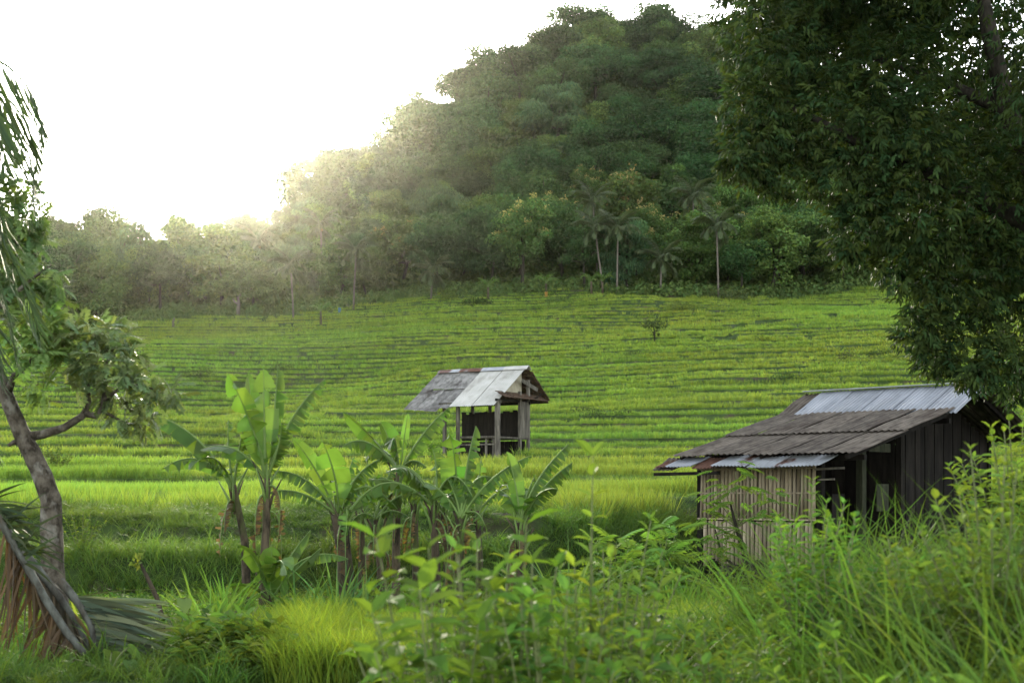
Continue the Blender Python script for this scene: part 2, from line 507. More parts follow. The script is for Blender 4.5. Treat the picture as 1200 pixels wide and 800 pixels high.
# rice on the terraces: three distances, each with its own tuft size
RICE = (.152, .212, .036)
def rice():
    tufts, P, Vn, S, T = [], [], [], [], []
    bands = [(29.0, 48, 17.0, 26, .18, .50, .018, .0), (48, 84, 11.0, 24, .25, .42, .028, .0), (84, 162, 7.5, 22, .32, .40, .045, .0)]
    rg = np.random.default_rng(5)
    for bi, (y0, y1, dens, nb, rad, L, W, _) in enumerate(bands):
        for k in range(3):
            tufts.append(blade_tuft(nb, rad, L, W, .75, RICE, 100 + bi * 3 + k, 3, .3, .14))
        half = lambda y: 7 + .42 * y
        n = int(dens * (y1 - y0) * 2 * half((y0 + y1) / 2) * 1.15)
        y = y0 + (y1 - y0) * rg.random(n); x = (rg.random(n) * 2 - 1) * (7 + .42 * y1)
        ok = np.abs(x) < half(y)
        x, y = x[ok], y[ok]
        z, kk, fr = terrace(x, y)
        gap = .27 + .16 * vnoise(x / 3, kk, 71)
        bare = vnoise(x / 5.5, kk * 1.7 + y / 19, 72)
        ok = (fr > gap) & (y > field_y(x) + .05) & (y < edge_y(x) - .5) & (bare < .45) & (bare + .3 * vnoise(x / 1.2, y / 1.2, 73) < .54)
        # keep clear of the two huts
        hx, hy = x - 5.5, y - 29.0
        ok &= ~((np.abs(.707 * hx - .707 * hy) < 2.6) & (np.abs(.707 * hx + .707 * hy) < 4.2))
        hx, hy = x + 1.6, y - 56.8
        ok &= ~((np.abs(.866 * hx - .5 * hy) < 2.0) & (np.abs(.5 * hx + .866 * hy) < 1.7))
        x, y, z, kk = x[ok], y[ok], z[ok], kk[ok]
        n = len(x)
        pid = plot_id(x, y)
        hh = hash2(pid, kk, 75)
        tone = .90 + .36 * hash2(pid, kk, 76) + .25 * vnoise(x / 6, y / 6, 77)
        yel = .93 + .34 * vnoise(x / 16, y / 16, 78) + .16 * (hash2(pid, kk, 79) - .5)
        P.append(np.stack([x, y, z], 1)); Vn.append(bi * 3 + rg.integers(0, 3, n))
        s = np.where(y < field_y(x) + 2.6, 1.55, 1.0) * (.72 + .40 * hh) * (.85 + .3 * rg.random(n)) * (1 + .25 * vnoise(x / 1.7, y / 1.7, 80))
        S.append(np.stack([.9 + .2 * rg.random(n)] * 2 + [s], 1))
        near = np.where(y < 50, .96, 1.03)
        T.append(np.clip(np.stack([tone * yel * near, tone, tone * (.9 + .2 * rg.random(n))], 1), .2, 2))
    P = np.concatenate(P)
    scatter("rice_crop", M['rice'], tufts, P, np.concatenate(Vn), zrot(len(P), .06), np.concatenate(S), np.concatenate(T),
            "bright green rice standing in rows on the terraces")
rice()

# short grass on the banks, treads and risers below the rice, and over the low ground
def bank_grass():
    tufts = [blade_tuft(26, .17, .30, .011, 1.5, (.108, .158, .030), 200 + k, 4, .35, .35) for k in range(4)]
    tufts += [blade_tuft(20, .22, .62, .016, 1.9, (.098, .146, .030), 210 + k, 5, .3, .3) for k in range(3)]
    rg = np.random.default_rng(6)
    n = 34000
    y = 12 + 20.5 * rg.random(n); x = (rg.random(n) * 2 - 1) * 15
    ok = (np.abs(x) < 1.5 + .40 * y) & (y < field_y(x) + .7)
    hx, hy = x - 5.5, y - 29.0
    ok &= ~((np.abs(.707 * hx - .707 * hy) < 2.0) & (np.abs(.707 * hx + .707 * hy) < 3.6))
    x, y = x[ok], y[ok]
    yb = bank_y(x)
    onbank = (y > yb - .2) & (y < yb + 1.5)
    lush = onbank & (x > 1.0)
    v = np.where((rg.random(len(x)) < np.where(lush, .75, np.where(onbank, .35, .10))), 4 + rg.integers(0, 3, len(x)), rg.integers(0, 4, len(x)))
    s = (.7 + .6 * rg.random(len(x))) * (1 + .7 * vnoise(x / .9, y / .7, 83)) * np.where(lush, 1.3, np.where(y > yb + 1.3, .62, 1.0))
    pos = np.stack([x, y, ground_z(x, y)], 1)
    tone = (.85 + .5 * vnoise(x / 1.5, y / 1.1, 81))
    yel = .86 + .3 * vnoise(x / 2.5, y / 2.5, 82)
    tint = np.clip(np.stack([tone * yel, tone, tone], 1), .3, 2)
    # far risers too
    n2 = 42000
    y2 = 30 * np.exp(rg.random(n2) * math.log(158 / 30)); x2 = (rg.random(n2) * 2 - 1) * (4 + .39 * y2)
    z2, k2, f2 = terrace(x2, y2)
    ok = ((f2 > .90) | (f2 < .26)) & (y2 > field_y(x2)) & (y2 < edge_y(x2) + 3)
    x2, y2 = x2[ok], y2[ok]
    s2 = (.45 + .45 * rg.random(len(x2))) * (1 + (y2 - 30) / 160)
    pos = np.concatenate([pos, np.stack([x2, y2, ground_z(x2, y2)], 1)])
    v = np.concatenate([v, rg.integers(0, 4, len(x2))])
    s = np.concatenate([s, s2])
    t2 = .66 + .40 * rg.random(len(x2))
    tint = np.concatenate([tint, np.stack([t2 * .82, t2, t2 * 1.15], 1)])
    wd = np.concatenate([np.ones(len(x)), 1 + (y2 - 30) / 60])
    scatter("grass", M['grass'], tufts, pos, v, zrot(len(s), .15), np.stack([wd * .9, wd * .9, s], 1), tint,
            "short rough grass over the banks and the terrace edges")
bank_grass()

# ------------------------------------------------------------------ forest trees
def forest_tree_meshes(kind, seed):
    """kind: dome, airy, bushy, feather, bloom. Built 8 m tall, trunk base at the origin."""
    rg = np.random.default_rng(seed)
    tr = Mesh(); cr = Mesh()
    H = 8.0
    p = dict(dome=(3.0, 2.4, 5.2, 34, 1.10, 250), airy=(2.7, 2.3, 5.7, 24, .85, 130), bushy=(2.5, 3.0, 4.4, 40, .88, 210),
             feather=(2.4, 3.1, 4.6, 40, .80, 210), bloom=(2.4, 2.5, 5.3, 40, .75, 160), spreading=(3.6, 1.7, 5.9, 30, 1.0, 200))[kind]
    rx, rz, cz, nc, cr_r, nl = p
    base = dict(dome=(.026, .053, .017), airy=(.030, .054, .017), bushy=(.052, .088, .022), feather=(.048, .086, .036), bloom=(.050, .082, .022), spreading=(.044, .074, .022))[kind]
    ctr = []
    d = rand_dirs(nc, rg)
    rr = (.35 + .65 * rg.random(nc) ** .45)
    lump = 1 + .35 * (rg.random(nc) - .5)
    c = np.stack([d[:, 0] * rx * rr * lump, d[:, 1] * rx * rr * lump, cz + d[:, 2] * rz * rr * lump], 1)
    c[:, 2] = np.maximum(c[:, 2], 1.6)
    lean = rg.normal(0, .25, 2)
    top = np.array((lean[0], lean[1], cz * .72))
    tr.tube([(0, 0, -.6), (lean[0] * .3, lean[1] * .3, cz * .3), tuple(top)], [.20, .15, .11], 7, mat=0)
    for i in range(nc):
        if i < 9:
            m = (top + c[i]) / 2 + np.array((0, 0, -.2))
            tr.tube([top * .92, m, c[i]], [.09, .06, .02], 5)
        n = int(nl * (.7 + .6 * rg.random()))
        r = cr_r * (.7 + .6 * rg.random())
        dd = rand_dirs(n, rg)
        dd[:, 2] = dd[:, 2] * .8 + .22
        dd = unit(dd)
        q = c[i] + dd * (r * (.55 + .45 * rg.random((n, 1)))) * np.array((1.15, 1.15, .72))
        if kind == 'feather':
            xd = unit(dd * np.array((.6, .6, .1)) + np.array((0, 0, -.9)) + .35 * rand_dirs(n, rg)); L, W = .38, .11
        else:
            xd = unit(np.cross(dd, rand_dirs(n, rg)) + .35 * dd + np.array((0, 0, -.15))); L, W = .26, .19
        cl = jitter_col(np.array(base) * (1 + .6 * (rg.random() - .5)), n, .42, .12, rg)
        place(cr, T_LEAF, q, xd, unit(dd + .22 * rand_dirs(n, rg)), L * (.7 + .6 * rg.random(n)), W * (.7 + .6 * rg.random(n)), cl)
        if kind == 'bloom' and c[i, 2] > cz - .8 and rg.random() < .6:
            k = 26
            bq = c[i] + np.array((0, 0, r * .75)) + rg.normal(0, .17, (k, 3))
            place(cr, T_LEAF, bq, rand_dirs(k, rg), rand_dirs(k, rg), .24, .16, jitter_col((.20, .17, .065), k, .2, .05, rg))
    # inner leaves so that the middle of a crown is not hollow
    n = 420
    q = rand_dirs(n, rg) * (rg.random((n, 1)) ** .5) * np.array((rx, rx, rz)) * .72 + np.array((0, 0, cz))
    place(cr, T_LEAF, q, rand_dirs(n, rg), rand_dirs(n, rg), .5, .42, jitter_col(base, n, .2, .08, rg))
    return tr.build("trunk", M['dbark']), cr.build("crown", M['crown'])

KINDS = {}
for kd, ns in (('dome', 4), ('airy', 3), ('bushy', 4), ('feather', 2), ('bloom', 2), ('spreading', 2)):
    KINDS[kd] = [forest_tree_meshes(kd, 300 + 17 * i + len(kd)) for i in range(ns)]

def forest_tree(kind, x, y, h, label, group, wide=1.0, var=None, name=None):
    tm, cm = KINDS[kind][random.randrange(len(KINDS[kind])) if var is None else var]
    t = thing(name or dict(dome="rainforest_tree", airy="airy_tree", bushy="bushy_tree", feather="bamboo_clump", bloom="flowering_tree", spreading="spreading_tree")[kind],
              label, "tree" if kind != 'feather' else "bamboo", (x, y, gz(x, y) - .1), group, random.random() * 6.28)
    s = h / 7.9
    t.scale = (s * wide, s * wide, s)
    link("trunk", tm, t); link("crown", cm, t)
    return t

def at_px(px, py_base, d=None):
    if d is None: return on_ground(px, py_base, 60)
    x = d * (px - 600) / F
    return np.array((x, d, gz(x, d)))

# trees singled out by eye first (column, distance, kind, height, width, label)
SPECIAL = [
    (652, 262, 'feather', 15, 1.25, "pale blue green drooping clump standing out from the dark trees halfway up the hill"),
    (735, 176, 'bloom', 13.5, 1.0, "tall tree covered in pale yellow blossom above the coconut palms"),
    (655, 168, 'bloom', 9.5, 1.1, "tree with pale yellow blossom tips beside the two tallest palms"),
    (755, 168, 'bloom', 9.0, 1.1, "low tree with scattered pale blossom between the palms"),
    (612, 156, 'spreading', 10.5, 1.0, "big round olive green tree at the field edge behind the little field hut"),
    (575, 154, 'dome', 8.5, 1.1, "dark round tree at the field edge next to the big olive tree"),
    (340, 336, 'airy', 9.0, .9, "dark airy tree on the skyline right where the sun glow starts"),
    (572, 322, 'airy', 15, 1.15, "wide open topped tree jutting out of the hill's left skyline"),
    (512, 318, 'airy', 13, 1.0, "thin crowned tree poking up from the hill's sloping skyline below the jutting tree"),
    (800, 352, 'airy', 14, 1.2, "ragged see-through tree on the hilltop near the mango branches"),
    (690, 352, 'dome', 14, 1.3, "broad dark tree forming the summit of the forested hill"),
    (745, 355, 'dome', 13, 1.2, "broad dark tree on the hilltop just right of the summit tree"),
    (215, 170, 'bushy', 11.0, .75, "tall narrow tree rising above the left wood's skyline"),
    (122, 215, 'airy', 13, 1.1, "high open tree with a flat layered top over the left wood"),
    (268, 162, 'bushy', 8.5, 1.0, "yellow green tree lit from behind near the edge of the left wood"),
    (190, 158, 'bushy', 9.0, 1.0, "bright yellow green round tree in the left wood"),
    (478, 205, 'bushy', 9.5, 1.1, "light green tree with a bent pale trunk on the lower slope of the hill"),
]
taken = []
for px, d, kd, h, w, lab in SPECIAL:
    x = d * (px - 600) / F
    forest_tree(kd, x, d, h, lab, None, w)
    taken.append((x, d))

LAB = {
    ('dome', 0): ("broad dark green tree packed into the forest that covers the tall hill", "broad dark trees covering the hill"),
    ('bushy', 0): ("bushy mid green tree among the dark ones covering the tall hill", "bushy trees covering the hill"),
    ('airy', 0): ("loose crowned tree among the dark ones covering the tall hill", "loose crowned trees covering the hill"),
    ('dome', 1): ("dark round tree in the belt of woodland along the top of the fields", "dark trees in the wood above the fields"),
    ('bushy', 1): ("mid green bushy tree in the belt of woodland along the top of the fields", "bushy trees in the wood above the fields"),
    ('airy', 1): ("loose crowned tree in the belt of woodland along the top of the fields", "loose crowned trees in the wood above the fields"),
    ('spreading', 1): ("flat spreading tree in the belt of woodland along the top of the fields", "spreading trees in the wood above the fields"),
    ('bloom', 1): ("tree with yellowish tips in the belt of woodland above the fields", "yellow tipped trees in the wood above the fields"),
    ('feather', 1): ("drooping feathery clump in the belt of woodland above the fields", "feathery clumps in the wood above the fields"),
}
def forest():
    """A belt of trees along the field, the ridge behind it, and the big crowns of the hill."""
    def put(xx, yy, hill):
        px = 600 + F * xx / yy
        if any((xx - a) ** 2 + (yy - b) ** 2 < r * r for a, b, r in [(t[0], t[1], 3.2 if not hill else 6.0) for t in taken]): return
        r = random.random()
        if hill:
            kd = 'dome' if r < .66 else 'bushy' if r < .88 else 'airy'
            h = random.uniform(10.5, 16) * (.8 + .2 * float(ss(200, 300, yy)))
        else:
            kd = 'dome' if r < .20 else 'bushy' if r < .72 else 'spreading' if r < .80 else 'airy' if r < .88 else 'bloom' if (r < .94 and px > 380) else 'feather'
            h = random.uniform(5.6, 9.6) * (1.0 if yy < 200 else 1.35)
        if px < 330 and yy < 200: h *= 1.12
        lab, grp = LAB[(kd, 0 if hill else 1)]
        forest_tree(kd, xx, yy, h, lab, grp, random.uniform(.95, 1.3))
    rows = [(2.5, 5.6), (8, 6.0), (15, 6.8), (24, 7.5), (36, 8.5), (50, 9.5), (66, 11), (84, 12), (102, 12), (120, 11), (134, 10)]
    for k, (dy, sp) in enumerate(rows):
        y0 = 152 + dy
        x = -.40 * y0 - 4 + (k % 2) * sp * .5
        while x < .31 * y0:
            xx = x + random.uniform(-.35, .35) * sp
            yy = float(edge_y(np.array([xx]))[0]) + dy + random.uniform(-.3, .3) * sp
            x += sp
            px = 600 + F * xx / yy
            lift = gz(xx, yy) - float(field_base(np.array([xx]), np.array([150.]))[0]) - .19 * min(dy, 95)
            if not (-110 < px < 1240) or (px > 1090 or px < -50) and (k + int(x / sp)) % 2: continue
            if dy > 40 and lift > 9: continue                    # the hill's own trees stand there
            if 30 < dy < 100 and px < 380 and k % 2: continue
            put(xx, yy, False)
    y = 196.0; row = 0
    while y < 352:
        sp = 9.2 + 2.6 * float(ss(200, 320, y))
        x = -70 + (row % 2) * sp * .5
        while x < 100:
            xx = x + random.uniform(-.3, .3) * sp; yy = y + random.uniform(-.35, .35) * sp
            x += sp
            px = 600 + F * xx / yy
            lift = gz(xx, yy) - float(field_base(np.array([xx]), np.array([150.]))[0]) - .19 * min(yy - 151, 95)
            if lift < 7 or not (330 < px < 1240): continue
            if px > 900 and row % 2: continue
            put(xx, yy, True)
        y += sp * .84; row += 1
forest()

# leafy undergrowth that closes the forest floor, one mass
def undergrowth():
    tufts = []
    for k in range(4):
        rg = np.random.default_rng(500 + k); mb = Mesh(); n = 90
        dd = rand_dirs(n, rg); dd[:, 2] = np.abs(dd[:, 2]); q = dd * (.5 + .5 * rg.random((n, 1))) * np.array((1.1, 1.1, .95))
        place(mb, T_LEAF, q, unit(np.cross(dd, rand_dirs(n, rg)) + .3 * dd), dd, .36 * (.7 + .6 * rg.random(n)), .26, jitter_col((.050, .082, .024), n, .3, .1, rg))
        tufts.append(mb)
    rg = np.random.default_rng(8)
    n = 16000
    y = 147 + 215 * rg.random(n) ** 1.6; x = -.44 * y - 6 + rg.random(n) * (.84 * y + 14)
    px = 600 + F * x / y
    ok = (y > edge_y(x) - .5) & (px > -130) & (px < 1260)
    x, y = x[ok], y[ok]; z = ground_z(x, y)
    front = ss(10, 0, y - edge_y(x))
    s = (1.0 + 1.3 * rg.random(len(x))) * (1 - .45 * front) * (1 + .2 * ss(180, 260, y))
    t = .85 + .4 * vnoise(x / 5, y / 5, 91) + .25 * front
    pos = np.stack([x, y, z - .2], 1)
    scatter("undergrowth", M['under'], tufts, pos, rg.integers(0, 4, len(x)), zrot(len(x), .1), np.stack([s, s, s * (.8 + .6 * rg.random(len(x)))], 1), np.stack([t * 1.05, t, t * .95], 1),
            "tangled green undergrowth on the forest floor and along the top of the fields")
undergrowth()

# ------------------------------------------------------------------ coconut palms
def frond_mesh(name, L, droop, n_leaf, ll, lw, col, seed, rise=.9, hang=.6, mat='palm', vee=.5, skip=0.0):
    """Rachis along +x from the origin, first rising then drooping; leaflets both sides."""
    rg = np.random.default_rng(seed)
    N = 12
    ang = rise - droop * np.linspace(0, 1, N) ** 1.3
    st = L / (N - 1)
    p = np.zeros((N, 3))
    for i in range(1, N):
        p[i] = p[i - 1] + st * np.array((math.cos(ang[i]), 0, math.sin(ang[i])))
    mb = Mesh()
    mb.tube(p, np.linspace(.028, .005, N) * (L / 2.6), 5, np.array(col) * 1.35)
    t = np.linspace(.12, 1, n_leaf)
    q = np.stack([np.interp(t * (N - 1), np.arange(N), p[:, k]) for k in range(3)], 1)
    tg = unit(np.gradient(q, axis=0))
    for s in (-1, 1):
        keep = rg.random(n_leaf) >= skip
        m = keep.sum()
        side = np.tile((0, s, 0.0), (m, 1))
        upv = np.cross(tg[keep], side) * s * -1
        upv[:, 2] = np.abs(upv[:, 2])
        xd = unit(side * .8 + tg[keep] * (.55 + .3 * t[keep, None]) + np.array((0, 0, -1.0)) * (hang * (.6 + .8 * rg.random((m, 1)))) + upv * vee * .3)
        LL = ll * np.sin(PI * np.clip(t[keep] * .86 + .12, 0, 1)) ** .6 * (.85 + .3 * rg.random(m))
        V = np.array([(0, 0, 0), (.25, .5, 0), (.25, -.5, 0), (.62, .42, -.07), (.62, -.42, -.07), (1, 0, -.26)])
        Fc = [np.array([(0, 2, 1), (3, 4, 5)]), np.array([(1, 2, 4, 3)])]
        place(mb, (V, Fc), q[keep], xd, unit(upv + .3 * rand_dirs(m, rg)), LL, lw, jitter_col(col, m, .22, .08, rg))
    return mb.build(name, M[mat])

FRONDS = [frond_mesh("frond", 2.7, dr, 30,   .80, .085, (.046, .064, .027), 600 + i, ri, ha) for i, (dr, ri, ha) in
          enumerate([(1.5, 1.1, .5), (1.9, .7, .7), (1.7, .25, .9), (1.2, 1.35, .4)])]

def coconut(px, py_crown, d, label, px_base=None, size=1.0, nf=20, hide_base=False):
    if d < 156 and d > 130: d = float(edge_y(np.array([d * (px - 600) / F]))[0]) - .6 + (d - 154)
    xb = d * ((px if px_base is None else px_base) - 600) / F
    x = d * (px - 600) / F; zc = d * (HOR - py_crown) / F
    zb = gz(xb, d)
    t = thing("coconut_palm", label, "palm", (xb, d, zb), "coconut palms at the forest edge")
    top = np.array((x - xb, 0, max(zc - zb, 1.2)))
    mb = Mesh()
    mb.tube([(0, 0, -.4), top * np.array((.30, 1, .33)), top * np.array((.72, 1, .68)), top], [.13, .095, .085, .08], 8)
    link("trunk", mb.build("trunk", M['pbark']), t)
    for k in range(nf):
        j = k % 4
        f = link("frond", FRONDS[[3, 0, 1, 2][j]], t, tuple(top + np.array((0, 0, .05 * (3 - j)))))
        f.rotation_euler = (random.uniform(-.15, .15), random.uniform(-.12, .12), k * 2.39996 + random.uniform(-.2, .2))
        f.scale = (size * random.uniform(1.0, 1.25),) * 3
    cl = Mesh()
    for a in range(5):
        c = np.array((math.cos(a * 1.3) * .17, math.sin(a * 1.3) * .17, -.16))
        dd = rand_dirs(1)
        cl.box(top + c, (.15, .15, .19), None, (.12, .11, .04))
    link("coconut", cl.build("coconut", M['palm']), t)
    return t

coconut(695, 238, 158, "tallest coconut palm of the pair whose crowns stand one above the other", 701, 1.05)
coconut(698, 271, 154, "leaning coconut palm with its crown directly under the tallest palm's", 707, .95)
coconut(724, 271, 154, "straight coconut palm with a bare pale trunk just right of the leaning palm", 723, 1.0)
coconut(812, 232, 172, "coconut palm standing highest up the slope beside the mango leaves", 816, 1.1)
coconut(840, 268, 153, "straight pale trunked coconut palm behind the low brush mound", 842, 1.05)
coconut(775, 305, 154, "short coconut palm between the taller palms at the field edge", 774, .95)
coconut(341, 314, 152, "hazy slender coconut palm in the sun glow at the left wood's edge", 344, 1.0)
coconut(303, 288, 160, "coconut palm half sunk in the bright haze left of the slender palm", 302, 1.05)
coconut(376, 268, 166, "coconut palm high in the bright haze below the hill's foot", 378, 1.0)
coconut(417, 298, 153, "coconut palm with a bare pole trunk right of the sun glow", 414, 1.0)
coconut(507, 320, 152, "squat coconut palm behind the small pale bush at the field edge", 505, .95)
coconut(66, 352, 120, "dark coconut palm low behind the leaning tree's leaves", 66, .8)
# ------------------------------------------------------------------ huts
M['board'] = rough_mat("weathered_board", (.038, .034, .027), (.10, .09, .072), 7, .95, .5, (1, 1, .18), c3=(.024, .020, .015), s3=2.5, obj_var=.3)
M['dboard'] = rough_mat("old_board_shade_dark", (.0045, .004, .003), (.012, .010, .008), 7, .9, .5, (1, 1, .2), obj_var=.35)  # old boards, darker than the wood itself to carry the side's shade
M['bamboo'] = rough_mat("split_bamboo", (.140, .110, .070), (.255, .212, .148), 9, .75, .4, (1, 1, .15), c3=(.08, .06, .038), s3=3, obj_var=.3)
M['asbestos'] = rough_mat("weathered_fibre_cement", (.040, .031, .023), (.088, .073, .056), 5, .95, .5, (1, .5, 1), c3=(.026, .018, .012), s3=1.1, obj_var=.20, spec=.15)
M['greysheet'] = rough_mat("weathered_grey_sheet", (.075, .071, .064), (.165, .157, .145), 6, .9, .4, (1, .35, 1), c3=(.028, .023, .02), s3=1.6, obj_var=.22, spec=.15)
M['zinc'] = rough_mat("galvanised_sheet", (.145, .153, .163), (.20, .21, .22), 3, .5, .1, (1, .3, 1), c3=(.115, .12, .125), s3=1.2, metal=.35, spec=.4, obj_var=.06)
M['white'] = rough_mat("pale_roof_sheet", (.25, .243, .215), (.31, .30, .27), 3, .7, .1, (1, .3, 1), c3=(.20, .19, .165), s3=1.4, obj_var=.05)
M['rustzinc'] = rough_mat("rusty_zinc_sheet", (.165, .172, .175), (.235, .243, .25), 4, .6, .2, (1, .5, 1), c3=(.07, .032, .020), s3=1.5, metal=.25, lo3=.53, hi3=.60, obj_var=.12)
M['rust'] = rough_mat("rusty_sheet", (.055, .026, .017), (.09, .045, .03), 6, .8, .3, (1, .5, 1), c3=(.16, .16, .16), s3=2.0)
M['cream'] = rough_mat("cream_sheet", (.18, .16, .11), (.24, .22, .16), 4, .8, .2, c3=(.12, .10, .07), s3=2)
M['tile'] = rough_mat("old_clay_tile", (.030, .019, .013), (.085, .053, .033), 11, .95, .6, c3=(.035, .035, .025), s3=3, obj_var=.3)
M['rock'] = rough_mat("dark_rock", (.010, .009, .007), (.032, .026, .02), 7, .95, .9)
M['greenpost'] = rough_mat("mossy_post", (.014, .016, .009), (.032, .034, .02), 9, .9, .5, (1, 1, .2))
M['concrete'] = rough_mat("grey_concrete", (.11, .115, .12), (.17, .175, .185), 12, .9, .3)
M['blue'] = rough_mat("faded_blue_cloth", (.06, .13, .18), (.09, .17, .22), 6, .8, .2)
M['orange'] = rough_mat("yellow_orange_cloth", (.22, .12, .03), (.28, .16, .04), 6, .8, .2)

def corrugated(p0, across, down, pitch=.076, amp=.012, th=.004, samp=5, rows=4, warp=.012, seed=0):
    """Corrugated sheet from corner p0, spanned by across and down; ridges run along down."""
    rg = np.random.default_rng(seed)
    p0, a, d = (np.array(q, float) for q in (p0, across, down))
    W = np.linalg.norm(a)
    n = unit(np.cross(a, d)); n = n if n[2] > 0 else -n
    nc = max(6, int(W / pitch * samp))
    s = np.linspace(0, 1, nc); t = np.linspace(0, 1, rows)
    wv = amp * np.sin(s * W / pitch * 2 * PI)
    wr = warp * rg.normal(0, 1, (rows, 3)) @ np.stack([np.ones(nc), np.sin(s * 3), np.cos(s * 2)])
    off = wv[None, :] + wr
    top = p0 + s[None, :, None] * a + t[:, None, None] * d + off[..., None] * n
    bot = top - n * th
    V = np.concatenate([top.reshape(-1, 3), bot.reshape(-1, 3)])
    i = np.arange(rows - 1)[:, None] * nc; j = np.arange(nc - 1)[None, :]
    f = np.stack([i + j, i + j + 1, i + nc + j + 1, i + nc + j], -1).reshape(-1, 4)
    m = rows * nc
    e1 = np.stack([np.arange(nc - 1), np.arange(nc - 1) + 1, np.arange(nc - 1) + 1 + m, np.arange(nc - 1) + m], 1)
    e2 = e1 + (rows - 1) * nc
    r = np.arange(rows - 1) * nc
    e3 = np.stack([r, r + nc, r + nc + m, r + m], 1); e4 = e3 + nc - 1
    mb = Mesh(); mb.add(V, [f, f[:, ::-1] + m, e1[:, ::-1], e2, e3, e4[:, ::-1]], (1, 1, 1), 0, False)
    return mb

def sheet(name, mat, t, *a, label=None, **k):
    return link(name, corrugated(*a, **k).build(name, M[mat]), t, label=label)

def piece(name, mat, t, c, size, axes=None, label=None):
    mb = Mesh(); mb.box(c, size, axes)
    return link(name, mb.build(name, M[mat]), t, label=label)

def rod(name, mat, t, a, b, w, h):
    mb = Mesh(); mb.bar(a, b, w, h)
    return link(name, mb.build(name, M[mat]), t)

